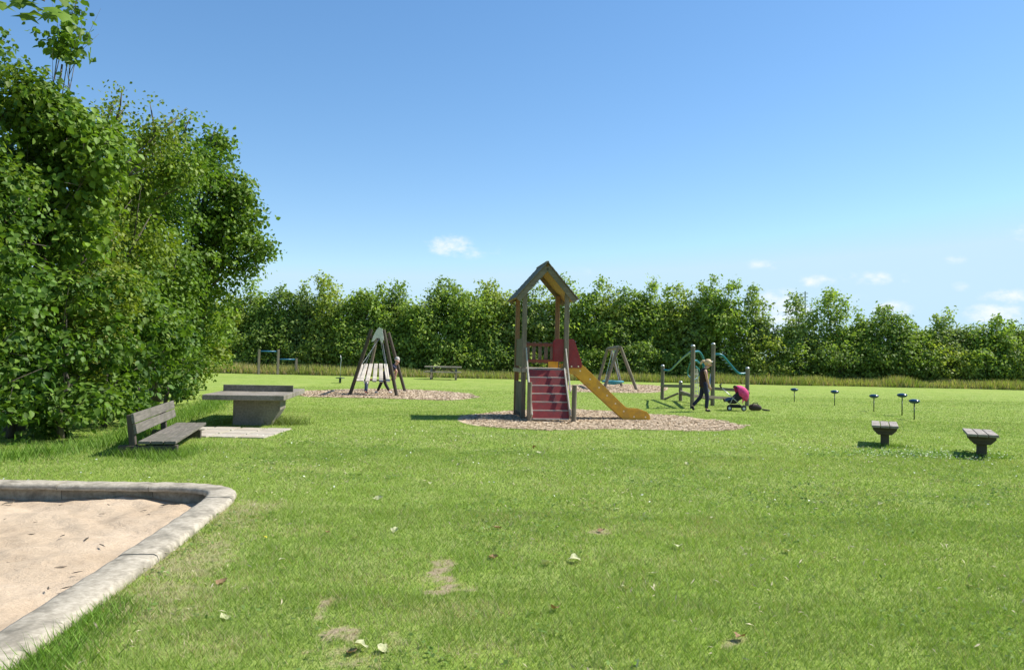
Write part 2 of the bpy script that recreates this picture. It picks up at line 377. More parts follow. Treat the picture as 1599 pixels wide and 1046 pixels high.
def rel(o, par): o.matrix_parent_inverse = Matrix.Translation(-par.location); return o
prof = [(-.16, -.25), (-.16, .02), (-.150, .050), (-.125, .063), (-.02, .068), (.10, .064), (.13, .052), (.142, .025), (.135, .0), (.03, -.012), (.01, -.25)]
rk = len(rim_path); cuts = list(range(4, rk, 14))+[4+rk]
if cuts[-1]-cuts[-2] < 7: cuts.pop(-2)
nrm = []
for i in range(rk):
    d = (rim_path[(i+1) % rk]-rim_path[i-1]).normalized(); nrm.append((d, Vector((-d.y, d.x, 0))))
for c0, c1 in zip(cuts[:-1], cuts[1:]):
    mb = MB(); vs = []; fs = []; n = len(prof); tilt = random.uniform(-.006, .006)
    idx = list(range(c0, c1+1))
    for q_, i in enumerate(idx):
        d, inn = nrm[i % rk]; p = rim_path[i % rk]+d*(.0035 if q_ == 0 else (-.0035 if q_ == len(idx)-1 else 0))
        for a, z in prof: vs.append(p+inn*a+Vector((0, 0, z+tilt+.003*math.sin(i*1.7+a*9)))-rim.location)
    for q_ in range(len(idx)-1):
        for j in range(n-1): fs.append((q_*n+j, q_*n+j+1, (q_+1)*n+j+1, (q_+1)*n+j))
    fs.append(tuple(range(n))); fs.append(tuple((len(idx)-1)*n+j for j in range(n)))
    ko = mb.add(vs, fs).build('kerb_segment', 'rim_concrete', rim, smooth=True)
    em = ko.modifiers.new('edge', 'EDGE_SPLIT'); em.split_angle = R(50)
# chip beds
def chip_bed(poly, n, size, label, pad=.35):
    cx = sum(p[0] for p in poly)/len(poly); cy = sum(p[1] for p in poly)/len(poly)
    c = catmull([(x, y, .004) for x, y in poly], 5); k = len(c)
    V = np.array([[cx, cy, .004]]+[[p.x, p.y, .004] for p in c]); T = np.array([[0, 1+i, 1+(i+1) % k] for i in range(k)])
    colb = np.tile([.50, .385, .25], (len(V), 1))
    bx = np.array([[p.x, p.y] for p in c]); mn, mxx = bx.min(0)-pad, bx.max(0)+pad
    q = rng.uniform(mn, mxx, (n*2, 2)); jx = (vnoise(q[:, 0], q[:, 1], 2.5, 21)-.5)*pad*1.6
    ins = inpoly(q[:, 0]+jx, q[:, 1]+jx, [(p.x, p.y) for p in c]); q = q[ins][:n]; n = len(q)
    a = rng.uniform(0, 6.28, n); l = size*rng.uniform(.5, 1.4, n); w = l*rng.uniform(.25, .6, n); z0 = .008+rng.uniform(0, .018, n)
    d = np.stack([np.cos(a), np.sin(a), rng.uniform(-.25, .25, n)], 1); e = np.stack([-np.sin(a), np.cos(a), rng.uniform(-.3, .3, n)], 1)
    ce = np.stack([q[:, 0], q[:, 1], z0], 1); d *= (l/2)[:, None]; e *= (w/2)[:, None]
    VV = np.stack([ce-d-e, ce+d-e, ce+d+e, ce-d+e], 1).reshape(-1, 3)
    base = np.array([[.58, .45, .30], [.68, .55, .39], [.47, .35, .22], [.63, .50, .34], [.34, .25, .15]])[rng.integers(0, 5, n)]*rng.uniform(.8, 1.15, (n, 1))
    cc = np.repeat(base, 4, 0); FF = np.arange(4*n).reshape(-1, 4)+len(V)
    T2 = np.concatenate([T, FF[:, [0, 1, 2]], FF[:, [0, 2, 3]]])
    o = npmesh('wood_chip_ground', np.concatenate([V, VV]), T2, 'wood_chips', col=np.concatenate([colb, cc])); tag(o, label, kind='structure'); return o
chip_bed(chips['tower'], 30000, .052, 'wood chip bed under the play tower')
chip_bed(chips['swing'], 20000, .075, 'wood chip bed under the platform swing')
chip_bed(chips['basket'], 11000, .09, 'wood chip bed under the basket swing')
# paving
pv = MB(); pc = Vector((sum(p[0] for p in pave_poly)/len(pave_poly), sum(p[1] for p in pave_poly)/len(pave_poly), 0))
xs_ = [-7.15, -6.62, -6.09, -5.56, -5.03, -4.5]; ys_ = [14.15, 14.8, 15.42, 16.0]
for i in range(5):
    for j in range(3):
        x0, x1, y0, y1 = xs_[i]+.025, xs_[i+1]-.025, ys_[j]+.025, ys_[j+1]-.025
        sl_ = (i+j*.5-2.5)*.05
        if inpoly(np.array([(x0+x1)/2]), np.array([(y0+y1)/2]), pave_poly)[0] or j == 2 and i > 0: pv.box(((x0+x1)/2, (y0+y1)/2, .0), (x1-x0, y1-y0, .04+.006*((i*7+j*3) % 3)))
tag(pv.build('paving', 'paving', bevel=.006), 'pale concrete paving slabs beside the table tennis table', kind='structure')

# ------------------------------------------------------------------ foliage tools
LEAF = (np.array([(-.5, 0, 0), (-.15, .40, .10), (.22, .30, .04), (.55, 0, -.10), (.22, -.30, .04), (-.15, -.40, .10)]), np.array([(0, 1, 2, 3), (0, 3, 4, 5)]))
QUAD = (np.array([(-.55, 0, 0), (-.05, .34, .08), (.6, 0, -.08), (-.05, -.34, .08)]), np.array([(0, 1, 2, 3)]))
def norm(a): return a/np.maximum(np.linalg.norm(a, axis=1, keepdims=True), 1e-9)
def leaf_arrays(ce, nn, tt, size, col, tmpl):
    tv, tf = tmpl; n = len(ce); nn = norm(nn); tt = norm(tt-nn*(tt*nn).sum(1, keepdims=True)); bb = np.cross(nn, tt)
    V = ce[:, None]+size[:, None, None]*(tv[None, :, 0, None]*tt[:, None]+tv[None, :, 1, None]*bb[:, None]+tv[None, :, 2, None]*nn[:, None])
    k = len(tv); Fc = tf[None]+(np.arange(n)*k)[:, None, None]
    return V.reshape(-1, 3), Fc.reshape(-1, tf.shape[1]), np.repeat(col, k, 0)
def lobe_leaves(lobes, dens, size, pal, g, leaves=7, spread=.13, upw=.7):
    """lobes: (x,y,z,r). twigs on lobe shells, leaves gathered round each twig"""
    lo = np.array(lobes); nt_ = np.maximum((dens*12.5*lo[:, 3]**2).astype(int), 3); idx = np.repeat(np.arange(len(lo)), nt_); n = len(idx)
    d = norm(g.normal(size=(n, 3))); rr = lo[idx, 3]*(.55+.55*np.sqrt(g.random(n)))
    tw = lo[idx, :3]+d*rr[:, None]*np.array([1, 1, .85]); ok = tw[:, 2] > .05; tw = tw[ok]; d = d[ok]; n = len(tw); idx = idx[ok]
    pal = np.array(pal); tcol = pal[g.integers(0, len(pal), len(lo))][idx]*g.uniform(.8, 1.2, (n, 1))
    pick = pal[g.integers(0, len(pal), n)]; tcol = tcol*.55+pick*.45
    k = np.repeat(np.arange(n), leaves); m = len(k)
    ce = tw[k]+g.normal(size=(m, 3))*spread*np.array([1, 1, .6]); ce[:, 2] = np.maximum(ce[:, 2], .03)
    nn = d[k]*.65+np.array([0, 0, upw])+g.normal(size=(m, 3))*.62
    tt = d[k]*.8+np.array([0, 0, -.5])+g.normal(size=(m, 3))*.6
    return ce, nn, tt, size*g.uniform(.55, 1.25, m), tcol[k]*g.uniform(.72, 1.28, (m, 1))
def limbs(mb, base, lobes, r, g, h0=.35, nmax=14, lean=None):
    top = np.array(lobes)[:, :3]; zc = top[:, 2].max(); b = Vector(base); cen = Vector(top.mean(0)); apex = Vector((cen.x, cen.y, zc*.86))
    path = [b+Vector((0, 0, -.1))]; K = 7
    for i in range(1, K+1):
        t = i/K; p = b.lerp(apex, t); path.append(p+Vector((g.normal()*.12*r/.1, g.normal()*.12*r/.1, 0))*(.6 if i < K else 0))
    mb.tube(path, [r*(1.25-.95*(i/K)**.8) for i in range(K+1)], 8)
    sel = g.permutation(len(top))[:nmax]
    for s in sel:
        e = Vector(top[s]); t = min(.85, max(.12, (e.z/zc)*.62)); i = int(t*K); st = path[i].lerp(path[min(i+1, K)], t*K-i)
        mid = st.lerp(e, .5)+Vector((g.normal()*.1, g.normal()*.1, .05*(e-st).length)); rr = r*.42*(1-t*.6)
        mb.tube([st, mid, e+(e-mid)*.35], [rr, rr*.65, rr*.2], 6)
        for _ in range(2):
            q = e+Vector(g.normal(size=3))*top[:, 0].size**0*.35; mb.tube([mid.lerp(e, .5), q], [rr*.4, rr*.12], 5)
def ell_lobes(c, rad, n, r0, r1, g, zmin=.3, shell=.62):
    out = []
    while len(out) < n:
        d = g.normal(size=3); d /= np.linalg.norm(d); q = (shell+(1-shell)*g.random())**1
        p = np.array(c)+d*np.array(rad)*q
        if p[2] < zmin: continue
        out.append((*p, g.uniform(r0, r1)))
    return out
def tree(name, label, cat, base, lobes, pal, g, dens, size, tmpl, mat, r, leaves=7, spread=.13, group=None, nmax=14, upw=.7, extra=None, shoots=0):
    root = thing(name, label, cat, (base[0], base[1], 0), 0, group)
    b = np.array([base[0], base[1], 0.0])
    mb = MB(); limbs(mb, (0, 0, 0), [(x-b[0], y-b[1], z, q) for x, y, z, q in lobes], r, g, nmax=nmax)
    lo = sorted(lobes, key=lambda l: -l[2])[:max(1, shoots)] if shoots else []
    ex = []
    for l in lo:
        s = Vector((l[0]-b[0], l[1]-b[1], l[2])); e = s+Vector((g.normal()*.2, g.normal()*.2, l[3]+g.uniform(.1, .45)))
        mb.tube([s, s.lerp(e, .5)+Vector((g.normal()*.05, 0, 0)), e], [.02*r/.1, .013*r/.1, .005*r/.1], 5)
        for t in (.45, .7, 1.0):
            q = s.lerp(e, t); ex.append((q.x+b[0]+g.normal()*.08, q.y+b[1]+g.normal()*.08, q.z, .16*size/.12))
    mb.build('trunk', 'bark', root, smooth=True)
    L1 = lobe_leaves(lobes+ex, dens, size, pal, g, leaves, spread, upw)
    V, Fc, cc = leaf_arrays(L1[0]-b, *L1[1:], tmpl)
    npmesh('crown', V, Fc, mat, root, cc)
    return root

# ------------------------------------------------------------------ left trees and shrubs
g = np.random.default_rng(11)
GREEN_A = [(.062, .132, .020), (.092, .178, .026), (.046, .102, .018), (.135, .225, .032)]
GREEN_Y = [(.165, .230, .026), (.190, .245, .030), (.120, .200, .026), (.195, .220, .032)]
GREEN_D = [(.055, .115, .018), (.075, .140, .022), (.095, .165, .024)]
GREEN_M = [(.118, .205, .028), (.165, .255, .034), (.082, .155, .022)]
def LT(label, base, blobs, pal, r, size=.098, dens=15, **k):
    lobes = []
    for (c, rad, n, a, b_) in blobs: lobes += ell_lobes(c, rad, n, a, b_, g)
    return tree(k.pop('name', 'broadleaf_tree'), label, k.pop('cat', 'tree'), base, lobes, pal, g, dens, size, LEAF, 'leaf', r, **k)
GT = 'trees of the dense thicket on the left'
def LB(px, py, D, rad, n, a=.35, b_=.65): p = P(px, py, D); return ((p.x, p.y, p.z), rad, n, a, b_)
LT('tall leafy tree cut by the left edge of the picture, thick with broad green leaves', (-9.6, 11.8), [((-9.4, 11.6, 3.0), (1.7, 1.5, 2.4), 66, .36, .66), ((-8.7, 11.9, 3.9), (1.0, .9, 1.0), 18, .35, .55), LB(5, 125, 12.5, (.7, .9, .5), 12, .22, .38), LB(50, 155, 12.8, (.35, .5, .3), 6, .2, .3)], GREEN_Y[:3]+GREEN_A, .16, group=GT, shoots=1)
LT('young maple with a thin stem shooting above the thicket near the left edge', (-8.7, 13.4), [LB(108, 60, 13.6, (.28, .3, .42), 8, .14, .26), LB(105, 20, 13.6, (.15, .2, .2), 3, .1, .16), LB(100, 240, 13.6, (.8, .8, .9), 20, .35, .55), LB(90, 330, 13.6, (.8, .8, .7), 14, .35, .55)], GREEN_M, .055, size=.13, group=GT, leaves=6)
LT('broad tree with yellowish seed clusters rising behind the low bench', (-9.4, 14.6), [((-9.0, 14.4, 3.2), (1.6, 1.5, 2.2), 60, .34, .64), LB(150, 195, 14.8, (.55, .6, .35), 9, .22, .38), LB(205, 215, 16.0, (.6, .6, .35), 10, .25, .4)], GREEN_Y, .15, size=.075, dens=17, leaves=8, group=GT, shoots=4)
LT('bushy tree of the left thicket rising between the seed-laden tree and the table tennis table', (-9.9, 17.6), [((-9.6, 17.4, 3.5), (1.7, 1.6, 2.4), 48, .34, .66), LB(250, 258, 17.8, (.7, .7, .4), 10, .3, .45)], GREEN_Y[:2]+GREEN_M, .15, group=GT, shoots=4)
LT('dark green tree of the left thicket directly behind the table tennis table', (-10.6, 20.6), [((-10.2, 20.4, 3.7), (1.8, 1.7, 2.8), 55, .45, .8), LB(290, 262, 20.5, (.8, .8, .5), 11, .3, .5)], GREEN_M, .16, size=.115, dens=9, group=GT, shoots=5)
LT('spreading maple ending the left thicket, a branch reaching out to the right', (-10.9, 23.6),
   [((-10.5, 23.6, 4.2), (1.9, 1.8, 2.9), 50, .45, .8), LB(332, 262, 23, (.6, .8, .6), 12, .35, .5), LB(358, 320, 23.5, (.7, .8, .7), 16, .35, .5), LB(355, 370, 23.5, (.8, .9, .8), 16, .35, .55), LB(388, 385, 23.5, (.55, .6, .4), 9, .22, .4),
    LB(420, 392, 23.5, (.28, .4, .2), 6, .15, .26), LB(398, 345, 23.5, (.25, .3, .25), 4, .15, .25), LB(345, 232, 23.2, (.2, .3, .2), 4, .15, .22), LB(366, 292, 23.2, (.22, .3, .2), 4, .15, .25), LB(380, 425, 23.6, (.4, .5, .2), 6, .18, .3)], GREEN_M+[(.20, .29, .04)], .17, size=.13, dens=8, spread=.16, group=GT, shoots=4, leaves=8)
def LS(label, base, rad, h, n, pal, size=.115, **k):
    cx, cy = base
    lobes = ell_lobes((cx, cy, h*.5), (rad[0], rad[1], h*.52), int(n*.8), .22, .5, g, zmin=.12, shell=.6)
    return tree('leafy_shrub', label, 'shrub', (cx, cy), lobes, pal, g, 11.5, size, LEAF, 'leaf', .05, group='shrubs at the foot of the left thicket', nmax=10, spread=.11, **k)
LS('dense hazel shrub filling the left edge of the picture above the sandpit', (-8.35, 11.6), (1.15, 1.1), 3.6, 46, GREEN_A+GREEN_M)
LS('broad leafy shrub directly behind the backrest of the low bench', (-7.85, 13.5), (.85, 1.0), 3.0, 40, GREEN_M+GREEN_A)
LS('hazel shrub with large drooping leaves between the bench and the table tennis table', (-8.2, 15.6), (.85, 1.2), 3.1, 42, GREEN_M+GREEN_A, size=.135)
LS('rounded leafy shrub at the left corner of the table tennis table', (-9.0, 18.6), (.95, 1.6), 3.3, 44, GREEN_M+GREEN_A, size=.135)
LS('ivy-dark upright shrub beyond the net of the table tennis table', (-9.9, 22.0), (1.0, 1.5), 3.9, 44, GREEN_D+GREEN_A)
LS('lighter green shrub closing the far end of the left thicket', (-10.9, 25.2), (1.2, 1.2), 3.6, 44, GREEN_M+GREEN_Y)
LS('low pale green shrub on the grass beyond the end of the thicket', (-13.0, 30.5), (1.9, 2.0), 4.6, 52, GREEN_M+GREEN_Y, size=.16)

# ------------------------------------------------------------------ far hedge of trees
g = np.random.default_rng(23)
PF = [[(.245, .335, .065), (.30, .385, .085), (.20, .29, .06)], [(.31, .37, .08), (.35, .40, .085), (.255, .325, .07)], [(.185, .27, .06), (.225, .31, .07), (.16, .23, .055)], [(.245, .32, .10), (.285, .355, .115), (.21, .28, .085)]]
# px centre, py top, half width m, palette, airy, place, shoots
FT = [
 (300, 452, 2.2, 0, 0, 'hidden mostly by the left thicket', 2), (352, 455, 2.0, 1, 0, 'first to show right of the left thicket', 1), (398, 446, 2.1, 0, 0, 'behind the blue pull-up bars', 1), (440, 447, 2.0, 2, 0, 'just right of the pull-up bars', 1),
 (487, 447, 2.0, 3, 0, 'midway between the pull-up bars and the platform swing', 2), (527, 439, 2.1, 1, 0, 'behind the one-legged spinner', 3), (572, 444, 2.0, 0, 0, 'just left of the platform swing top', 1), (612, 446, 1.9, 2, 0, 'behind the platform swing, one long twig rising', 2),
 (655, 458, 1.8, 0, 0, 'left of the one above the picnic table', 1), (694, 440, 2.2, 2, 0, 'above the picnic table', 2), (738, 446, 2.0, 0, 0, 'just right of the picnic table', 1), (775, 437, 2.0, 1, 0, 'left of the play tower', 2),
 (818, 447, 1.9, 3, 0, 'behind the left posts of the play tower', 1), (862, 452, 1.9, 1, 0, 'seen through the frame of the play tower', 1), (915, 436, 2.2, 0, 0, 'rising above the red panels of the slide', 2), (950, 446, 1.7, 1, 0, 'behind the basket swing', 1),
 (985, 452, 1.6, 2, 0, 'right of the basket swing', 1), (1018, 434, 2.0, 0, 0, 'rounded and bright, above the climbing frame left post', 3), (1052, 446, 1.9, 1, 0, 'left of the tall posts of the climbing frame', 1), (1092, 448, 1.9, 3, 0, 'above the tall posts of the climbing frame', 1),
 (1126, 437, 1.7, 0, 1, 'above the woman and pushchair', 3), (1180, 448, 1.9, 3, 2, 'open and airy, right of the climbing frame', 2), (1246, 466, 1.5, 3, 2, 'thin, in front of the distant mast', 2), (1296, 458, 1.6, 0, 2, 'airy twin-topped, right of the distant mast', 3),
 (1338, 492, 1.5, 0, 1, 'low, right of the twin-topped tree', 1), (1385, 474, 1.9, 2, 1, 'leaning crest, above the five small pods', 2), (1432, 508, 1.5, 0, 1, 'low, in the dip of the hedge skyline', 1), (1482, 490, 2.1, 3, 0, 'rounded, above the right-hand stool', 2),
 (1540, 498, 1.8, 0, 0, 'second from the right edge', 2), (1592, 506, 1.9, 2, 0, 'cut by the right edge of the picture', 1), (1660, 500, 2.2, 0, 0, 'just outside the right edge', 1)]
kind = ['bushy green', 'yellow-green bushy', 'dark green bushy', 'pale grey-green']
for i, (px, py, hw, pal, airy, place, sh) in enumerate(FT):
    D = 59.5+g.uniform(-.8, 1.2); p = P(px, py, D); h = p.z-.5; x = p.x
    lobes = []
    if airy == 2:
        lobes += ell_lobes((x, D, h*.38), (hw*1.2, 1.3, h*.38), 50, .4, .65, g, zmin=.25)
        for _ in range(34):
            q = g.uniform(.45, 1); lobes.append((x+g.normal()*hw*.5*(1.25-.6*q), D+g.normal()*.6, h*q, g.uniform(.28, .55)))
        lobes.append((x, D, h, .3))
    else:
        low = .5 if airy else .5
        lobes += ell_lobes((x, D, h*low), (hw*1.05, 1.4, h*.45), 66 if not airy else 60, .5, .9, g, zmin=.25, shell=.5)
        for _ in range(7): lobes.append((x+g.uniform(-.7, .7)*hw, D+g.normal()*.5, h*g.uniform(.82, 1.0), g.uniform(.3, .55)))
        for _ in range(8): lobes.append((x+g.uniform(-1, 1)*hw*.9, D-1.2+g.normal()*.3, g.uniform(.4, h*.6), g.uniform(.5, .8)))
    tree('hedge_tree', '%s tree of the far hedge, %s' % (kind[pal], place), 'tree', (x, D), lobes, PF[pal], g, 3.9, .24, QUAD, 'leaf_far', .13, leaves=6, spread=.22, group='trees of the far hedge', nmax=22, shoots=sh)
# shrub layer joining the trees near the ground
SHP = [(365, 'left of the pull-up bars'), (425, 'behind the pull-up bars'), (500, 'left of the platform swing'), (560, 'behind the left legs of the platform swing'), (635, 'right of the platform swing'), (705, 'behind the picnic table'), (765, 'left of the play tower'), (840, 'behind the play tower'), (925, 'behind the slide'), (1000, 'right of the basket swing'), (1065, 'left of the tall climbing posts'), (1130, 'behind the woman and pushchair'),
       (1195, 'left of the first small pod'), (1250, 'behind the farthest small pod'), (1310, 'behind the second farthest pod'), (1370, 'behind the middle pod'), (1425, 'behind the two nearest pods'), (1480, 'left of the right-hand stool'), (1540, 'behind the right-hand stool'), (1597, 'at the right edge of the picture')]
for i, (px, place) in enumerate(SHP):
    D = 57.6+g.uniform(-.3, .5); x = P(px, 580, D).x; h = g.uniform(1.9, 2.9)+(.6 if px > 1150 else 0)
    lobes = ell_lobes((x, D, h*.5), (2.0, .9, h*.5), 42, .4, .65, g, zmin=.2)
    pal = [0, 2, 1, 0, 2][i % 5]
    tree('hedge_shrub', '%s shrub at the far hedge foot, %s' % (['leafy', 'yellowish', 'dark'][pal], place), 'shrub', (x, D), lobes, PF[pal], g, 3.3, .21, QUAD, 'leaf_far', .05, leaves=6, spread=.2, group='shrubs at the foot of the far hedge', nmax=8)

# overhanging maple at the top left: trunk stands outside the frame
g = np.random.default_rng(5)
mroot = thing('maple_tree', 'maple whose broad lobed leaves hang into the top left corner', 'tree', (-5.6, .2, 0))
mb = MB(); mb.tube([(0, 0, -.1), (.05, .05, 1.5), (0, .1, 3.2), (.1, 0, 4.6)], [.13, .11, .09, .04], 10)
tips = []
for (px, py, D) in [(18, -6, 4.3), (80, -30, 4.1), (58, -2, 4.2), (-30, -20, 4.4), (108, -8, 4.6), (-80, -60, 4.2), (20, -120, 4.2), (70, 2, 4.25)]:
    q = P(px, py, D)-Vector((-5.6, .2, 0)); tips.append(q); mb.tube([(0, .08, 3.0), (q*.45+Vector((0, 0, 2.2))), q], [.035, .02, .005], 6)
mb.build('trunk', 'bark', mroot, smooth=True)
def maple(n=5):
    pts = []
    angs = [0, 22, 38, 58, 80, 100, 125, 150, 180]; rads = [1.0, .56, .47, .86, .45, .36, .55, .32, .18]
    for a, r_ in zip(angs, rads): pts.append((r_*math.cos(R(a)), r_*math.sin(R(a))))
    for a, r_ in list(zip(angs, rads))[-2:0:-1]: pts.append((r_*math.cos(R(a)), -r_*math.sin(R(a))))
    return pts
ml = maple(); tv = np.array([(0, 0, 0)]+[(x*.55, y*.62, -.12*abs(y)-.06*x) for x, y in ml]); nml = len(ml)
tf = np.array([(0, 1+i, 1+(i+1) % nml) for i in range(nml)])
ce = []; nn = []; tt = []; sz = []; cc = []
for q in tips:
    for j in range(5):
        ce.append(np.array(q)+g.normal(size=3)*.075); nn.append((.25+g.normal()*.35, -.5+g.normal()*.3, .8)); tt.append((.3+g.normal()*.5, .3*g.normal(), -.9)); sz.append(g.uniform(.13, .18)); cc.append(np.array((.12, .20, .022))*g.uniform(.8, 1.2))
V, Fc, c3 = leaf_arrays(np.array(ce), np.array(nn), np.array(tt), np.array(sz), np.array(cc), (tv, tf))
npmesh('crown', V, Fc, 'leaf', mroot, c3)

# ------------------------------------------------------------------ grass
g = np.random.default_rng(31)
def tri_blades(name, x, y, z0, h, w, lean, col, mat='grass_blade', kind='stuff', label=None, cat=None, two=False):
    n = len(x); a = g.uniform(0, 6.283, n); dx = np.cos(a); dy = np.sin(a); la = g.uniform(0, 6.283, n); lx = np.cos(la)*lean*h; ly = np.sin(la)*lean*h
    b0 = np.stack([x-dx*w/2, y-dy*w/2, z0], 1); b1 = np.stack([x+dx*w/2, y+dy*w/2, z0], 1); tp = np.stack([x+lx, y+ly, z0+h], 1)
    V = np.stack([b0, b1, tp], 1).reshape(-1, 3); Fc = np.arange(3*n).reshape(-1, 3)
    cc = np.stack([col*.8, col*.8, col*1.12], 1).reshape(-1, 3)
    o = npmesh(name, V, Fc, mat, None, cc); return tag(o, label, cat, kind=kind)
def not_covered(x, y, m=True):
    k = ~inpoly(x, y, sand_big)
    for p in chips.values(): k &= ~inpoly(x, y, p)
    return k & ~inpoly(x, y, pave_in)
ctr = Vector((-6, 5)); sand_big = [(p.x+.13*math.cos(a_), p.y+.13*math.sin(a_)) for p, a_ in [(p, math.atan2(p.y-5, p.x+6)) for p in rim_path]]
pcx = sum(p[0] for p in pave_poly)/len(pave_poly); pcy = sum(p[1] for p in pave_poly)/len(pave_poly)
pave_in = [(pcx+(x-pcx)*.93, pcy+(y-pcy)*.86) for x, y in pave_poly]
xs_l = []; ys_l = []; hs = []; ws = []
for (d0, d1, dens, h, w) in [(2.9, 5.2, 9500, .034, .0038), (5.2, 8, 5600, .032, .0048), (8, 13, 2700, .030, .0064), (13, 22, 1000, .028, .009), (22, 36, 300, .026, .012)]:
    area = .74*(d1*d1-d0*d0)+.8*(d1-d0); n = int(dens*area); y = np.sqrt(g.uniform(d0*d0, d1*d1, n)); y = y+(g.random(n)*(d1-d0)*.8*(g.random(n) < .35)); x = g.uniform(-1, 1, n)*(.72*y+.35)
    k = not_covered(x, y) & (x > -9.8); xs_l.append(x[k]); ys_l.append(y[k]); hs.append(np.full(k.sum(), h)); ws.append(np.full(k.sum(), w))
x = np.concatenate(xs_l); y = np.concatenate(ys_l); h = np.concatenate(hs); w = np.concatenate(ws)
we = wear(x, y); tuft = vnoise(x, y, 3.2, 41); tuft2 = vnoise(x, y, 11, 42); big = vnoise(x, y, .45, 43)
k = g.random(len(x)) > np.clip(we*1.35-.42, 0, .82); x, y, h, w, we, tuft, tuft2, big = [q[k] for q in (x, y, h, w, we, tuft, tuft2, big)]
nearrim = np.exp(-np.maximum(0, np.abs(x+2.35-(-.12)*(y-2)*.9)-.05)*6)*(y < 8.6)*(y > 2)      # longer fringe against the kerb
h = h*g.uniform(.55, 1.35, len(x))*(.55+.6*tuft+.5*tuft2)*(1-.4*we)*(1+.5*nearrim*tuft2)
cA = np.array([.175, .285, .044]); cB = np.array([.295, .390, .082]); cY = np.array([.40, .43, .19]); cD = np.array([.50, .42, .25])
m1 = np.clip(big*.7+tuft2*.45+g.normal(size=len(x))*.22-.05, 0, 1)[:, None]; col = cA*(1-m1)+cB*m1
dry = (g.random(len(x)) < .05+.95*we+.16*np.clip(tuft-.6, 0, 1)+.7*np.clip(vnoise(x, y, .95, 91)*.6+vnoise(x, y, 3.1, 92)*.4-.56, 0, 1))[:, None]; col = np.where(dry, cD*g.uniform(.7, 1.1, (len(x), 1)), col)
yl = (g.random(len(x)) < .14)[:, None]; col = np.where(yl & ~dry, cY*.8, col)*g.uniform(.75, 1.25, (len(x), 1))
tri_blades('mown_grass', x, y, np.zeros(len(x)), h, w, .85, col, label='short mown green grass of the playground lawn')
# tall unmown strip before the far hedge
n = 60000; x = g.uniform(-48, 48, n); yb = 54.2+(vnoise(x, x*0, .25, 51)-.5)*.9; y = yb+g.random(n)**1.3*4.5
hh = (.25+.5*vnoise(x, y, .5, 52)+.25*g.random(n))*np.clip((y-yb)*1.2+.45, .4, 1); m1 = vnoise(x, y, .35, 53)[:, None]; tan = (g.random(n) < .16+.5*np.clip(vnoise(x, y, .16, 54)*(1.5 if 0 else 1)+(x < -13)*.3-.35, 0, 1))[:, None]
col = np.array([.24, .31, .065])*(1-m1)+np.array([.38, .40, .11])*m1; col = np.where((g.random(n) < .10)[:, None], np.array([.34, .22, .15]), col); col = np.where(tan, np.array([.56, .45, .25]), col)*g.uniform(.75, 1.2, (n, 1))
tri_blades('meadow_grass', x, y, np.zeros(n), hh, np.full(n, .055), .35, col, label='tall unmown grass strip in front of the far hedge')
# longer grass at the foot of shrubs, posts and beside kerb
def tufts(name, cx, cy, rx, ry, n, h, w, label, col=(.16, .26, .04), lean=.7):
    x = g.normal(cx, rx, n); y = g.normal(cy, ry, n); k = not_covered(x, y); x, y = x[k], y[k]; n = len(x)
    tri_blades(name, x, y, np.zeros(n), h*g.uniform(.4, 1.1, n), np.full(n, w), lean, np.array(col)*g.uniform(.7, 1.4, (n, 1)), label=label)
a = np.array([P(*q)[:2] for q in []]) if 0 else None
base_line = [(-7.3, 10.6), (-6.6, 12.6), (-6.9, 14.3), (-7.4, 16.2), (-7.9, 19.0), (-8.6, 22), (-9.4, 25)]
bx = np.interp(np.linspace(0, 6, 5200), range(7), [p[0] for p in base_line]); by = np.interp(np.linspace(0, 6, 5200), range(7), [p[1] for p in base_line])
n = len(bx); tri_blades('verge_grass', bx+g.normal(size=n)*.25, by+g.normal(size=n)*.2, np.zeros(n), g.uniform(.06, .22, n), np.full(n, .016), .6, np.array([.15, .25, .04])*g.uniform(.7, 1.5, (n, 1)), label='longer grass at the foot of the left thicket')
fx, fy = [], []
for i in range(2600):
    t = g.random()**1.3; yy_ = 2.9+2.1*t; fx.append(np.interp(yy_, [1.6, 3.2, 4.6, 5.6], [-2.36, -2.52, -2.66, -2.76])+.17+abs(g.normal())*.16); fy.append(yy_)
fx = np.array(fx); fy = np.array(fy); n = len(fx)
tri_blades('kerb_grass', fx, fy, np.zeros(n), g.uniform(.04, .14, n)*np.clip(1.5-(fy-2.9)*.5, .3, 1), np.full(n, .0065), .8, np.array([.15, .26, .035])*g.uniform(.7, 1.5, (n, 1)), label='long grass blades leaning over the concrete kerb of the sandpit')

# broad-leaved weeds in patches of the near lawn
n = 30000; x = g.uniform(-4, 7, n); y = np.sqrt(g.uniform(9, 190, n)); k = (vnoise(x, y, 1.1, 61)*.6+vnoise(x, y, 4, 62)*.4 > .60) & not_covered(x, y) & (abs(x) < .75*y+.3); x, y = x[k], y[k]; n = len(x)
V, Fc, cc = leaf_arrays(np.stack([x, y, g.uniform(.012, .035, n)], 1), g.normal(size=(n, 3))*.35+[0, 0, 1], g.normal(size=(n, 3)), g.uniform(.018, .042, n), np.array([.15, .235, .06])*g.uniform(.7, 1.35, (n, 1)), QUAD)
tag(npmesh('lawn_weeds', V, Fc, 'leaf_far', None, cc), 'small broad-leaved weeds growing in the near lawn', kind='stuff')
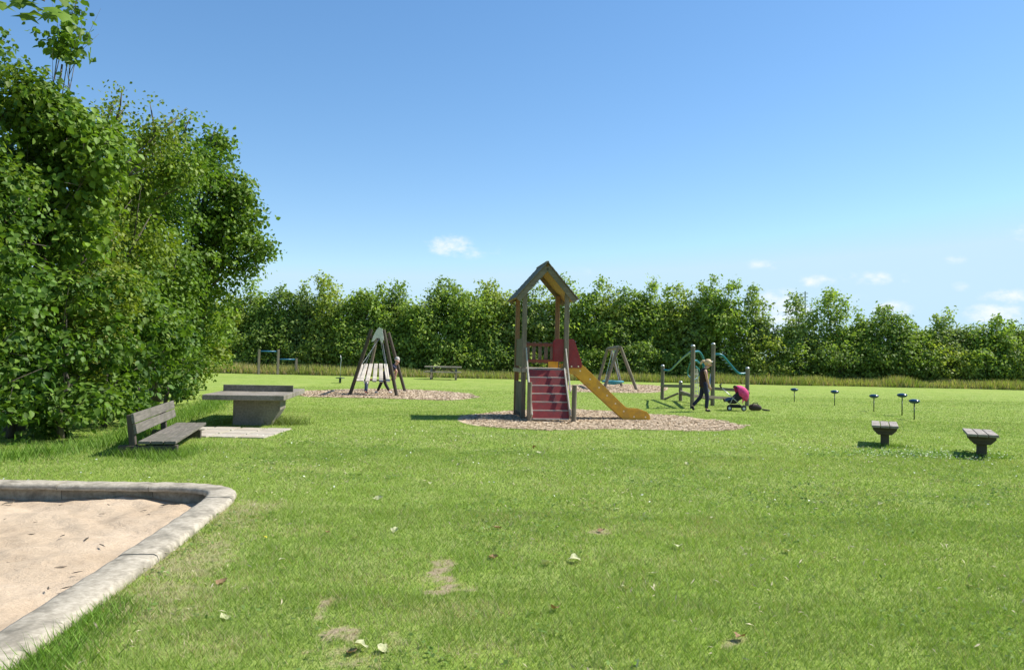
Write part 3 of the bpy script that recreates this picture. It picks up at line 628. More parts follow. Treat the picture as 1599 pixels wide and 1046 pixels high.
# dead clippings and straw bits
n = 9000; x = g.uniform(-4, 8, n); y = np.sqrt(g.uniform(9, 260, n)); k = (vnoise(x, y, .8, 71) > .42) & not_covered(x, y) & (abs(x) < .75*y+.3); x, y = x[k], y[k]; n = len(x)
V, Fc, cc = leaf_arrays(np.stack([x, y, g.uniform(.015, .04, n)], 1), g.normal(size=(n, 3))*.5+[0, 0, 1], g.normal(size=(n, 3)), g.uniform(.02, .06, n), np.array([.46, .40, .26])*g.uniform(.5, 1.3, (n, 1)), (QUAD[0]*np.array([1, .3, 1]), QUAD[1]))
tag(npmesh('grass_clippings', V, Fc, 'dry_leaf', None, cc), 'dry straw-coloured clippings lying in the lawn', kind='stuff')

# small white clover heads in the lawn
n = 520; cx_, cy_ = G(1455, 712)[:2]; x = np.concatenate([g.normal(cx_, .75, 260), g.uniform(-9, 11, 260)]); y = np.concatenate([g.normal(cy_, .35, 260), g.uniform(8, 17, 260)])
k = not_covered(x, y) & (x > -6.5); x, y = x[k], y[k]; n = len(x); V, Fc, cc = leaf_arrays(np.stack([x, y, g.uniform(.03, .06, n)], 1), g.normal(size=(n, 3))*.4+[0, -.5, 1], g.normal(size=(n, 3)), g.uniform(.018, .034, n), np.tile([.72, .74, .62], (n, 1)), QUAD)
tag(npmesh('clover_flowers', V, Fc, 'dry_leaf', None, cc), 'scattered small white clover heads in the lawn', kind='stuff')
# clumps of clover leaves between the stools
n = 1500; x = g.normal(cx_, .8, n); y = g.normal(cy_, .28, n); V, Fc, cc = leaf_arrays(np.stack([x, y, g.uniform(.02, .08, n)], 1), g.normal(size=(n, 3))*.4+[0, 0, 1], g.normal(size=(n, 3)), g.uniform(.03, .05, n), np.array([.16, .26, .05])*g.uniform(.8, 1.4, (n, 1)), QUAD)
tag(npmesh('clover_patch', V, Fc, 'leaf', None, cc), 'clover growing in the grass between the two stools', kind='stuff')

# fallen leaves
LPX = [(556, 842, 1), (617, 831, 1), (512, 833, 0), (444, 890, 1), (854, 883, 1), (897, 878, 1), (1020, 898, 1), (975, 922, 1), (1058, 857, 1), (964, 797, 1), (938, 831, 0), (776, 826, 0), (352, 968, 1), (440, 878, 1), (560, 1016, 1), (598, 1018, 1), (548, 1022, 0), (1113, 812, 1), (868, 955, 0),
       (718, 727, 1), (842, 709, 1), (1516, 918, 1), (414, 842, 2), (346, 912, 0), (1155, 1000, 0), (1072, 726, 1), (672, 757, 1), (590, 780, 1), (1230, 864, 1), (770, 872, 0), (835, 700, 0), (1376, 790, 1)]
cols = [((.30, .19, .10), 'curled brown leaf lying on the lawn'), ((.50, .50, .28), 'pale green fallen leaf lying underside up on the lawn'), ((.75, .62, .05), 'small bright yellow leaf on the grass right of the sandpit')]
cl2 = []
def curled_leaf(c_, sd):
    gg = np.random.default_rng(sd); nu, nv = 7, 6; vs = []; cc = []
    for a in range(nu):
        u = a/(nu-1); hw_ = (.42*math.sin(math.pi*min(1, u*1.02+.04))**.8+.02)*(1+.25*gg.normal()*(0 < a < nu-1))
        for b_ in range(nv):
            v = -1+2*b_/(nv-1); curl = .8+(.37*sd) % .7
            y_ = hw_*math.sin(v*curl)/curl*1.25; z_ = hw_*(1-math.cos(v*curl))*.9+.16*math.sin(u*3.0+sd)+gg.normal()*.025
            vs.append(((u-.5)*.95+gg.normal()*.02, y_+gg.normal()*.02, z_)); cc.append(np.array(c_)*gg.uniform(.65, 1.2))
    fs = [(a*nv+b_, a*nv+b_+1, (a+1)*nv+b_+1, (a+1)*nv+b_) for a in range(nu-1) for b_ in range(nv-1)]
    o = npmesh('fallen_leaf', np.array(vs)*.115, np.array(fs), 'dry_leaf', None, np.array(cc), smooth=True); me = o.data; bpy.data.objects.remove(o); return me
for k, (c_, lb) in enumerate(cols): cl2.append([curled_leaf(c_, 1+k*3+q_) for q_ in range(3)])
for n_, (px, py, k) in enumerate(LPX):
    o = bpy.data.objects.new('fallen_leaf', cl2[k][n_ % 3]); C.objects.link(o); o.location = G(px, py)+Vector((0, 0, .022)); o.rotation_euler = (g.normal()*.18, g.normal()*.18, g.uniform(0, 6.28)); s = g.uniform(.4, .9) if k != 2 else .35; o.scale = (s, s, s)
    tag(o, cols[k][1], 'leaf', ['brown fallen leaves on the lawn', 'pale fallen leaves on the lawn', None][k])
TW = [(14, 785, .22), (95, 788, .08), (128, 790, .1), (160, 802, .09), (98, 836, .12), (135, 841, .16), (160, 851, .13), (48, 834, .1), (258, 788, .2), (275, 787, .12), (185, 811, .08), (198, 813, .08), (232, 803, .08), (95, 885, .12), (120, 893, .1), (75, 918, .1), (103, 917, .1), (15, 880, .14), (225, 797, .1), (170, 788, .08), (55, 815, .06), (8, 810, .06)]
tm = MB(); tm.tube([(-.5, 0, 0), (-.15, .06, .03), (.2, -.03, .0), (.5, .08, .04)], [.02, .045, .05, .01], 5); tm.tube([(.1, 0, 0), (.25, .22, .05)], [.03, .01], 5); tm.prism([(-.2, 0), (-.05, .11), (.15, .09), (.25, 0), (.1, -.06)], (0, -.04, .03), (1, 0, 0), (0, 1, .2), (0, 0, .02))
tmo = tm.build('twig', 'bark'); tmd = tmo.data; bpy.data.objects.remove(tmo)
for px, py, s in TW:
    o = bpy.data.objects.new('dead_twig', tmd); C.objects.link(o); p = G(px, py, -.09); o.location = p; o.rotation_euler = (g.normal()*.2, g.normal()*.1, g.uniform(0, 6.28)); o.scale = (s*.75, s*.75, s*.75)
    tag(o, 'dark dry twig scrap lying on the sand', 'twig', 'twig scraps on the sand')

# ------------------------------------------------------------------ low bench
d = Vector((-.243, .970, 0)).normalized(); q = Vector((d.y, -d.x, 0)); bp = G(211, 712)
b = thing('park_bench', 'low weathered grey wooden bench beside the leafy thicket', 'bench', bp, math.atan2(d.y, d.x))
# local frame: +x along the bench (away), +y to the left (back), -y = seat front
Ln = 3.2; sz_ = .22
for k, yy_ in enumerate((-.12, -.30, -.48)):
    MB().box((Ln/2-.02, yy_, sz_-.02), (Ln, .165, .045)).build('seat_plank', 'bench_wood', b, bevel=.006)
tl = Matrix.Rotation(R(-10), 3, 'X')
MB().box((Ln/2+.0, .045, .56), (Ln+.05, .045, .145), tl).build('back_board', 'bench_wood', b, bevel=.006)
MB().box((Ln/2-.0, .015, .40), (Ln+.0, .045, .145), tl).build('back_board', 'bench_wood', b, bevel=.006)
for xx in (.06, Ln-.75):
    MB().beam((xx, .015, -.1), (xx, .10, .61), .11, .09, (0, 1, 0)).build('post', 'dark_wood_z', b, bevel=.008)
    MB().box((xx, -.17, .07), (.13, .82, .17)).build('foot_beam', 'dark_wood_x', b, bevel=.01)
tufts('bench_grass', bp.x+.1, bp.y-.05, .3, .12, 700, .17, .010, 'longer grass around the near foot of the bench')
tufts('bench_grass', bp.x+.55, bp.y+.15, .15, .5, 900, .13, .010, 'longer grass along the front of the bench')

# ------------------------------------------------------------------ table tennis table
zt = .68; nl = P(315.4, 615.7, 16.0); nr = P(442.6, 618.6, 16.15)
ang = math.atan2(nr.y-nl.y, nr.x-nl.x)+R(2.5); t_ = thing('table_tennis_table', 'grey concrete table tennis table with a solid low net', 'table', (nl.x, nl.y, 0), ang)
Wd = (nr-nl).length; Lt = 3.3
MB().box((Wd/2, Lt/2, zt-.055), (Wd, Lt, .11)).build('table_top', 'concrete', t_, bevel=.012)
MB().box((Wd/2+.0, Lt*.5, zt+.074), (Wd-.1, .05, .145)).build('net', 'concrete', t_, bevel=.006)
mb = MB(); mb.prism([(.52, -.1), (.52, .57), (Wd-.15, .57), (Wd-.15, .34), (Wd-.30, .10), (Wd-.36, -.1)], (0, .50, 0), (1, 0, 0), (0, 0, 1), (0, .75, 0))
mb.build('base', 'concrete', t_, bevel=.012)
p_ = G(430, 662); tufts('table_grass', p_.x+.1, p_.y, .28, .18, 900, .22, .012, 'longer grass at the foot of the table tennis table', (.16, .21, .05))

# ------------------------------------------------------------------ play tower
TR = R(8.2); to = Vector((.32, 20.0, 0)); tw = thing('play_tower', 'wooden play tower with a pitched roof, red steps and a yellow slide', 'play tower', to, TR)
Wt, Dt = 1.12, 1.22; Hp = 3.32; deck = 1.32
for (x_, y_, hh_) in ((0, 0, Hp), (Wt, 0, Hp), (0, Dt, Hp), (Wt, Dt, Hp)):
    MB().box((x_, y_, hh_/2-.1), (.115, .115, hh_+.2)).build('post', 'grey_wood_z' if y_ == 0 else 'brown_wood', tw, bevel=.01)
# roof: two board slopes, barge boards
ridge = 4.05; eave = 3.12; hw = .82; ang_r = math.atan2(ridge-eave, hw); sl_len = math.hypot(hw, ridge-eave)
for sx in (-1, 1):
    nb = 8; mo = MB(); mi = MB()
    for k in range(nb):
        t0 = (k+.5)/nb; cx_ = Wt/2+sx*hw*t0; cz_ = ridge-(ridge-eave)*t0
        rot = Matrix.Rotation(sx*ang_r+(R(3)*sx), 3, 'Y')
        off = Vector((sx*math.sin(ang_r), 0, math.cos(ang_r)))
        mo.box(Vector((cx_, Dt/2, cz_))+off*.022, (sl_len/nb*1.12, Dt+.34, .022), rot)
        mi.box(Vector((cx_, Dt/2, cz_))-off*.012, (sl_len/nb*.985, Dt+.18, .018), Matrix.Rotation(sx*ang_r, 3, 'Y'))
    mo.build('roof_slope', 'roof_wood', tw, bevel=.003); mi.build('roof_lining', 'roof_underside', tw)
    for yy_, nm in ((-.11, 0), (Dt+.11, 1)):
        a_ = Vector((Wt/2+sx*.0, yy_, ridge-.10)); b_ = Vector((Wt/2+sx*hw*.93, yy_, eave+(ridge-eave)*.07-.10))
        MB().beam(a_, b_, .035, .14, (0, 0, 1)).build('barge_board', 'grey_wood_x', tw, bevel=.004)
MB().beam((Wt/2, -.16, ridge+.035), (Wt/2, Dt+.17, ridge+.035), .07, .05).build('ridge_board', 'grey_wood_y', tw, bevel=.005)
# deck
dk = MB()
for k in range(9): dk.box((Wt/2, .07+k*.135, deck-.015), (Wt-.10, .125, .03))
dk.build('deck', 'pale_wood_x', tw, bevel=.003)
for yy_ in (-.075, Dt+.075): MB().box((Wt/2, yy_, deck-.07), (Wt+.12, .035, .10)).build('deck_beam', 'pale_wood_x', tw, bevel=.004)
MB().box((-.075, Dt/2, deck-.07), (.035, Dt-.02, .10)).build('deck_beam', 'pale_wood_y', tw, bevel=.004)
# left wall: closed boards above, boards below
lw = MB(); 
for k in range(8): lw.box((-.02, .13+k*.138, 1.72), (.022, .128, .72))
lw.build('side_wall', 'grey_wood_z', tw, bevel=.003)
lw = MB()
for k in range(8): lw.box((-.02, .13+k*.138, .52), (.022, .128, .86))
lw.build('side_wall', 'grey_wood_z', tw, bevel=.003)
MB().box((-.02, Dt/2, .10), (.05, Dt, .1)).build('sill_beam', 'dark_wood_y', tw)
# rear railing
rr = MB()
for k in range(6): rr.box((.14+k*.168, Dt-.01, 1.72), (.095, .022, .60))
rr.build('rear_railing', 'grey_wood_z', tw, bevel=.003)
for z_ in (1.50, 1.95): MB().box((Wt/2, Dt-.045, z_), (Wt-.12, .045, .085)).build('rail', 'rust_rail', tw, bevel=.004)
# steps
st = MB(); no = MB(); nst = 6; run = .80; x0, x1 = .105, 1.035
for k in range(nst):
    zt_ = deck-.02-k*(deck-.1)/nst; zb_ = deck-.02-(k+1)*(deck-.1)/nst; y0_ = -.10-k*run/nst; y1_ = -.10-(k+1)*run/nst
    st.prism([(0, 0), (x1-x0, 0), (x1-x0, 1), (0, 1)], (x0, y1_+.02, zb_+.004), (1, 0, 0), (0, (y0_-y1_-.02)*.55, zt_-zb_-.03), (0, .02, 0))
    no.box(((x0+x1)/2, (y0_+y1_)/2-.0, zb_-.012), (x1-x0-.004, run/nst+.05, .028))
st.build('riser_board', 'red_board', tw); no.build('tread', 'bleached_wood_x', tw, bevel=.003)
for xx in (x0-.02, x1+.02):
    MB().beam((xx, -.09, deck-.03), (xx, -.09-run-.02, .13), .035, .16).build('stringer', 'bleached_wood_y', tw, bevel=.004)
for xx in (x0-.06, x1+.06):
    MB().beam((xx, -.075, 1.83), (xx, -.10-run*.78, .74), .032, .05).build('handrail', 'bleached_wood_y', tw, bevel=.005)
MB().tube([(x0-.09, -.12-run, -.1), (x0-.09, -.12-run, .98)], .058, 12).build('newel_post', 'grey_wood_z', tw, bevel=.006)
MB().tube([(x1+.11, -.12-run, -.1), (x1+.12, -.12-run, .92)], .062, 12).build('newel_post', 'grey_wood_z', tw, bevel=.006)
# slide (axis straight to the right of the picture)
inv = Matrix.Rotation(-TR, 3, 'Z')
def TL(x_, y_, z_): return inv @ (Vector((x_, y_, z_))-to)
prof_s = [(1.30, 1.42), (1.55, 1.46), (1.82, 1.45), (1.95, 1.36), (2.94, .42), (3.06, .32), (3.2, .285), (3.44, .275), (3.58, .235), (3.66, .15), (3.68, .04), (3.66, -.01), (3.0, -.01), (2.9, .07), (1.66, 1.17), (1.30, 1.19)]
yn, yf = 20.22, 20.84
slide = thing('x', 'x', 'x') if 0 else None
bedm = MB()
bp_ = [(1.35, 1.34), (1.70, 1.34), (1.85, 1.27), (2.9, .26), (3.08, .16), (3.3, .12), (3.64, .11)]
for a_, b_ in zip(bp_[:-1], bp_[1:]):
    bedm.add([TL(a_[0], yn+.03, a_[1]), TL(b_[0], yn+.03, b_[1]), TL(b_[0], yf, b_[1]), TL(a_[0], yf, a_[1]), TL(a_[0], yn+.03, a_[1]-.02), TL(b_[0], yn+.03, b_[1]-.02), TL(b_[0], yf, b_[1]-.02), TL(a_[0], yf, a_[1]-.02)], [(0, 1, 2, 3), (4, 7, 6, 5), (0, 4, 5, 1), (2, 6, 7, 3)])
bedo = bedm.build('slide_bed', 'slide_bed', tw)
ux, uz = inv @ Vector((1, 0, 0)), Vector((0, 0, 1)); uy = inv @ Vector((0, 1, 0))
for yy_ in (yn, yf):
    so_ = MB().prism(prof_s, TL(0, yy_, 0), ux, uz, uy*.03).build('slide_side', 'yellow_board', tw, bevel=.004)
    cp = MB()
    if yy_ == yn:
        for (px, py) in [(906, 579), (921.5, 592), (935.5, 605), (948, 617.5), (961, 630), (974, 642), (990, 650.5), (1008, 651), (1008.5, 657)]:
            w_ = P(px, py, yn-.004); MB().tube([TL(w_.x, yn+.0, w_.z), TL(w_.x, yn-.012, w_.z)], .021, 10).build('bolt_cap', 'cream_cap', so_)
red = [(1.12, 1.50), (1.12, 2.05), (1.16, 2.09), (1.60, 2.09), (1.65, 2.05), (1.86, 1.45), (1.84, 1.34), (1.45, 1.34), (1.42, 1.50)]
for yy_ in (yn-.028, yf+.034):
    ro = MB().prism(red, TL(0, yy_, 0), ux, uz, uy*.022).build('guard_panel', 'red_panel', tw, bevel=.004)
    if yy_ < yn:
        cp = MB()
        for (px, py) in [(892.5, 572), (903.2, 572)]:
            w_ = P(px, py, yn-.03); MB().tube([TL(w_.x, yy_, w_.z), TL(w_.x, yy_-.012, w_.z)], .021, 10).build('bolt_cap', 'cream_cap', ro)
MB().box((.86, .42, deck+.09), (.26, .03, .16)).build('slide_entry_board', 'yellow_board', tw)

# ------------------------------------------------------------------ platform swing
fD, bD = 29.5, 33.4
A1, A2 = P(546, 617.5, fD), P(619, 616.5, fD); T1, T2 = P(580, 514, fD+.1), P(599, 515, fD+.1)
B1, B2 = P(571, 611, bD), P(632, 610, bD); U1, U2 = P(590, 518, bD-.1), P(606.5, 519, bD-.1)
so0 = Vector(((A1.x+A2.x+B1.x+B2.x)/4, (fD+bD)/2, 0)); sw = thing('platform_swing', 'dark wooden swing frame with a hanging platform of pale planks', 'swing', so0)
def lo(v): return Vector(v)-so0
for a_, b_, mt_ in ((A1, T1, 'dark_wood_z'), (A2, T2, 'dark_wood_z'), (B1, U1, 'grey_wood_z'), (B2, U2, 'dark_wood_z')):
    a_ = a_-(b_-a_).normalized()*.1; MB().tube([lo(a_), lo(b_)], .068, 12).build('leg', mt_, sw, bevel=.005)
mf = (T1+T2)/2; mbk = (U1+U2)/2
for tz in (-.13,): MB().tube([lo(mf+Vector((0, -.12, tz))), lo(mbk+Vector((0, .12, tz)))], .07, 12).build('top_beam', 'brown_wood', sw)
for c0, c1 in ((T1, T2), (U1, U2)):
    MB().beam(lo(c0.lerp(c1, -.15)+Vector((0, 0, -.3))), lo(c0.lerp(c1, 1.15)+Vector((0, 0, -.3))), .10, .12).build('cross_beam', 'dark_wood_x', sw, bevel=.006)
# pale bracket sheet bent over the front apex
pl = [P(592, 511, fD-.12), P(597, 513, fD-.12), P(599.5, 530, fD-.12), P(596, 536, fD-.12), P(593, 528, fD-.12), P(588, 527.5, fD-.12), P(583.5, 533, fD-.12), P(580, 533.5, fD-.12), P(583, 525, fD-.12), P(588, 515, fD-.12)]
MB().prism([((p.x-so0.x), p.z) for p in pl], (0, fD-.14-so0.y, 0), (1, 0, 0), (0, 0, 1), (0, .02, 0)).build('bracket_plate', 'bracket', sw)
# platform of seven planks hung on chains
tops = [(564.5, 569), (571.8, 568), (579.5, 568), (587, 568), (594.5, 568), (602, 568.5)]; bots = [(559.5, 595), (564.5, 595), (573.5, 595.5), (584.5, 596), (595, 596.5), (606, 596)]
for (a_, b_) in zip(tops, bots):
    pa, pb = lo(P(*a_, 30.7)), lo(P(*b_, 29.4))
    MB().beam(pa, pb, .15, .04).build('plank', 'bleached_wood_y', sw, bevel=.015)
    for e_ in (pa.lerp(pb, .05), pa.lerp(pb, .95)): pass
for f_, (x_a, x_b) in ((.12, (563.5, 603)), (.86, (560, 606))):
    pa = lo(P(*tops[0], 30.7)).lerp(lo(P(*bots[0], 29.4)), f_); pb = lo(P(*tops[-1], 30.7)).lerp(lo(P(*bots[-1], 29.4)), f_)
    MB().tube([pa+Vector((-.1, 0, -.05)), pb+Vector((.1, 0, -.05))], .03, 8).build('platform_bar', 'dark_wood_x', sw)
ch = MB()
for pt, tp_ in ((P(563, 572, 30.5), mbk), (P(604, 572, 30.5), mbk), (P(561, 590, 29.6), mf), (P(606, 590, 29.6), mf)):
    a_ = lo(pt); b_ = lo(tp_)+Vector((0, .4 if tp_ is mf else -.4, -.15)); n_ = 46; dv = (b_-a_)
    for k in range(n_):
        c0 = a_+dv*(k/n_); c1 = a_+dv*((k+1.25)/n_); s_ = Vector((.008, 0, 0)) if k % 2 else Vector((0, .008, 0)); ch.tube([c0+s_, c1+s_], .005, 4); ch.tube([c0-s_, c1-s_], .005, 4)
ch.build('chain', 'steel', sw)

# ------------------------------------------------------------------ picnic table
pp = G(691.5, 592.5); k_ = 1.12
pt_ = thing('picnic_table', 'grey wooden picnic table with attached benches before the far hedge', 'picnic table', pp, R(3))
mb = MB(); 
for j in range(5): mb.box((0, (-.32+j*.16)*k_, .74*k_), (2.15*k_, .145*k_, .085))
mb.build('table_top', 'pale_wood_x', pt_, bevel=.004)
for s_ in (-1, 1):
    mb = MB()
    for j in range(2): mb.box((0, s_*(.66+j*.15)*k_, .44*k_), (2.15*k_, .14*k_, .06))
    mb.build('bench_seat', 'pale_wood_x', pt_, bevel=.004)
for x_ in (-.72, .72):
    MB().beam((x_*k_, -.78*k_, .39*k_), (x_*k_, .78*k_, .39*k_), .08, .13).build('bench_support', 'grey_wood_y', pt_, bevel=.004)
    for s_ in (-1, 1):
        MB().beam(((x_+.05)*k_, s_*.66*k_, -.02), ((x_+.05)*k_, s_*.22*k_, .72*k_), .13, .15, (0, 1, .3)).build('leg', 'grey_wood_z', pt_, bevel=.004)
    MB().beam((x_*.25*k_, 0, .70*k_), (x_*k_, 0, .40*k_), .08, .12).build('brace', 'grey_wood_x', pt_, bevel=.004)

# ------------------------------------------------------------------ pull-up bars
fs_ = [G(403.5, 584.5), G(433.5, 584.8), G(462, 585)]; tz_ = [1.74, 1.76, 1.16]
pb_ = thing('pull_up_bars', 'pair of blue exercise bars on three wooden posts', 'exercise bars', fs_[1])
for f_, z_ in zip(fs_, tz_): MB().box(f_-fs_[1]+Vector((0, 0, z_/2-.1)), (.15, .15, z_+.2), Matrix.Rotation(R(35), 3, 'Z')).build('post', 'grey_wood_z', pb_, bevel=.012)
MB().tube([fs_[0]-fs_[1]+Vector((.05, 0, 1.62)), Vector((-.05, 0, 1.62))], .042, 10).build('bar', 'blue_paint', pb_, smooth=True)
MB().tube([Vector((.05, 0, 1.08)), fs_[2]-fs_[1]+Vector((-.05, 0, 1.08))], .042, 10).build('bar', 'blue_paint', pb_, smooth=True)

# ------------------------------------------------------------------ stand-on spinner
sp_ = thing('spinner', 'thin-poled stand-on spinner with a round dark foot plate', 'spinner', G(531, 598))
MB().tube([(0, 0, -.1), (0, 0, .25)], .06, 10).build('base', 'green_metal', sp_, smooth=True)
MB().lathe([(.0, .25), (.22, .25), (.25, .27), (.22, .295), (.0, .30)], n=20).build('foot_plate', 'green_metal', sp_, smooth=True)
MB().tube([(0, 0, .29), (.0, 0, .9), (.03, 0, 1.25), (-.02, 0, 1.5)], [.018, .018, .016, .014], 8).build('pole', 'steel', sp_, smooth=True)

# ------------------------------------------------------------------ basket swing
n1_, n2_ = P(995.3, 609, 40), P(942, 608, 40); nt1, nt2 = P(968.6, 541.5, 40.2), P(965.2, 543, 40.2)
f1_, f2_ = P(971.8, 602, 45), P(932, 601, 45); ft1, ft2 = P(952.8, 545, 44.8), P(948.5, 544.5, 44.8)
bo = Vector(((n1_.x+f2_.x)/2, 42.5, 0)); bs = thing('basket_swing', 'grey timber swing frame with a round teal basket seat', 'swing', bo)
def lb_(v): return Vector(v)-bo
for a_, b_ in ((n1_, nt1), (n2_, nt2), (f1_, ft1), (f2_, ft2)):
    a_ = Vector((a_.x, a_.y, -.1)); MB().tube([lb_(a_), lb_(b_)], .085, 12).build('leg', 'grey_wood_z', bs, bevel=.006)
tm1 = (nt1+nt2)/2+Vector((0, -.2, .0)); tm2 = (ft1+ft2)/2+Vector((0, .2, .0))
MB().tube([lb_(tm1), lb_(tm2)], .10, 12).build('top_beam', 'grey_wood_y', bs)
bc = P(957, 598.5, 42.5)-bo; ring = [bc+Vector((.56*math.cos(a), .56*math.sin(a), .10)) for a in np.linspace(0, 2*math.pi, 25)]
MB().tube(ring, .055, 8, caps=False).build('basket_ring', 'teal_rope', bs, smooth=True)
nm = MB()
for k in range(-4, 5):
    o_ = k*.12; hl = math.sqrt(max(.56**2-o_**2, 0))
    for ax2 in (0, 1):
        pts = []
        for s_ in np.linspace(-1, 1, 7):
            x_, y_ = (o_, s_*hl) if ax2 else (s_*hl, o_); pts.append(bc+Vector((x_, y_, .10-.16*(1-(x_*x_+y_*y_)/.32))))
        nm.tube(pts, .02, 5)
nm.build('basket_net', 'teal_rope', bs)
rp = MB(); tmc = (lb_(tm1)+lb_(tm2))/2
for a in (45, 135, 225, 315): rp.tube([bc+Vector((.56*math.cos(R(a)), .56*math.sin(R(a)), .12)), tmc+Vector((0, .55 if a < 180 else -.55, -.08))], .014, 5)
rp.build('suspension_rope', 'steel', bs)

# ------------------------------------------------------------------ climbing frame
pA, pB, pC, pD, pE = G(1034, 624), G(1062.5, 626), G(1080.8, 638), G(1112.5, 633.5), G(1166.5, 634)
co = Vector(pD); cf = thing('climbing_frame', 'timber climbing frame with teal curved tubes and rope nets', 'climbing frame', co)
def lc(v): return Vector(v)-co
hA, hB, hC, hD, hE = 1.40, .78, 2.12, 2.24, 1.40
for p_, h_ in ((pA, hA), (pB, hB), (pC, hC), (pD, hD), (pE, hE)):
    po = MB().tube([lc(p_)+Vector((0, 0, -.1)), lc(p_)+Vector((0, 0, h_-.05))], .072, 14).build('post', 'grey_wood_z', cf)
    MB().lathe([(.0, 0), (.078, 0), (.074, .03), (.045, .06), (0, .07)], lc(p_)+Vector((0, 0, h_-.06)), 14).build('post_cap', 'steel', po, smooth=True)
def cbeam(a_, b_, nm_='beam', w=.09, h=.11, m_='grey_wood_x'): MB().beam(lc(a_), lc(b_), w, h).build(nm_, m_, cf, bevel=.006)
Z = Vector((0, 0, 1))
cbeam(pA+Z*.56, pC+Z*.74); cbeam(pB+Z*.36, pC+Z*.42); cbeam(pC+Z*.42, pD+Vector((.55, -.5, .30)), h=.10); cbeam(pD+Z*.62, pE+Vector((0, 0, .55))); cbeam(pD+Z*.25, pB+Z*.3)
MB().tube([lc(P(1059, 614, 30.3)), lc(P(1037, 623.5, 30.7))], .04, 8).build('brace', 'grey_wood_x', cf)
def ctube(pts, r_=.036, nm_='grab_rail', m_='teal_paint'):
    cp_ = [Vector(p) for p in pts]; sm = []
    for i in range(len(cp_)-1):
        p0, p1, p2, p3 = cp_[max(i-1, 0)], cp_[i], cp_[i+1], cp_[min(i+2, len(cp_)-1)]
        for s in range(5):
            t = s/5; sm.append(.5*((2*p1)+(p2-p0)*t+(2*p0-5*p1+4*p2-p3)*t*t+(3*p1-p0-3*p2+p3)*t**3))
    sm.append(cp_[-1]); MB().tube([lc(p) for p in sm], r_, 8).build(nm_, m_, cf, smooth=True)
ctube([P(1083, 549.5, 25.7), P(1091, 549, 26), P(1096, 555, 26.2), P(1099, 564, 26.4), P(1099, 572, 26.4)])
ctube([P(1082, 564, 25.7), P(1087, 563, 26), P(1092, 567, 26.2), P(1097, 568, 26.4), P(1099, 575, 26.5)])
ctube([P(1079, 549, 25.7), P(1074, 553, 26.6), P(1065, 560, 28), P(1056, 569, 29.6), P(1046, 578, 30.6), P(1036, 577.5, 30.9)])
for dy in (0, .5):
    ctube([P(1116, 553.5, 27.8+dy), P(1127, 554.5, 27.8+dy), P(1139, 567.5, 28+dy), P(1151.5, 581.5, 28.1+dy), P(1158, 583.5, 28.2+dy), P(1166, 582.5, 28.3+dy)], .042)
for k in range(5):
    t = .1+k*.18; a_ = P(1127, 554.5, 27.8).lerp(P(1152, 581.5, 28.1), t); MB().tube([lc(a_), lc(a_+Vector((0, .5, 0)))], .016, 6).build('rung', 'teal_paint', cf)
for k in range(4):
    zc = 577+k*.0
ctube([P(1081, 563, 25.65), P(1076, 571, 26.3), P(1074, 585, 26.9), P(1082, 590, 26.4), P(1084, 575, 25.9)], .02, 'teal_rope_loop', 'teal_rope')
ctube([P(1086, 572, 25.9), P(1092, 578, 26.2), P(1090, 588, 26.4), P(1084, 593, 26.1)], .02, 'teal_rope_loop', 'teal_rope')
rn = MB()
for (xa, xb) in ((1085, 1083.5), (1087, 1087), (1089, 1091)): rn.tube([lc(P(xa, 576, 25.9)), lc(P(xb, 616, 26.0))], .013, 5)
for y_ in (584, 591, 598, 605, 611): rn.tube([lc(P(1084, y_, 25.95)), lc(P(1090.5, y_, 25.95))], .013, 5)
rn.build('rope_ladder', 'pale_rope', cf)
MB().tube([lc(P(1110, 584, 27.6)), lc(P(1107, 612, 27.2))], .025, 6).build('slanting_pole', 'steel', cf)
MB().tube([lc(P(1113, 584, 27.6)), lc(P(1103, 600, 27.6)), lc(P(1097, 618, 27.4))], .014, 5).build('rope', 'pale_rope', cf)

# ------------------------------------------------------------------ five pods
pods = [((1240.2, 627.4), .50, 'small blue balance pod on a thin stem, farthest and leftmost of the five'), ((1303.2, 633), .52, 'small blue balance pod second from the left of the five'), ((1364.5, 642.3), .52, 'small blue balance pod in the middle of the row of five'),
        ((1408.5, 648.8), .64, 'tallest blue balance pod, just left of the nearest one'), ((1427.5, 655), .54, 'nearest and rightmost blue balance pod on a thin stem')]
first = None
for (px, h_, lb) in pods:
    if first is None:
        first = thing('balance_pod', lb, 'balance pod', G(*px), 0, 'balance pods on stems in the lawn')
        MB().tube([(0, 0, -.1), (0, 0, 1.0)], .017, 8).build('stem', 'green_metal', first, smooth=True)
        MB().lathe([(.0, -.075), (.06, -.07), (.12, -.045), (.158, 0), (.15, .022), (.11, .048), (.05, .062), (0, .065)], (0, 0, 0), 22).build('pod', 'pod_plastic', first, smooth=True)
        o = first
    else: o = copy_tree(first); o.location = G(*px); o['label'] = lb
    for c_ in o.children:
        if c_.name.startswith('stem'): c_.scale = (1, 1, h_-.06)
        else: c_.location = (0, 0, h_)

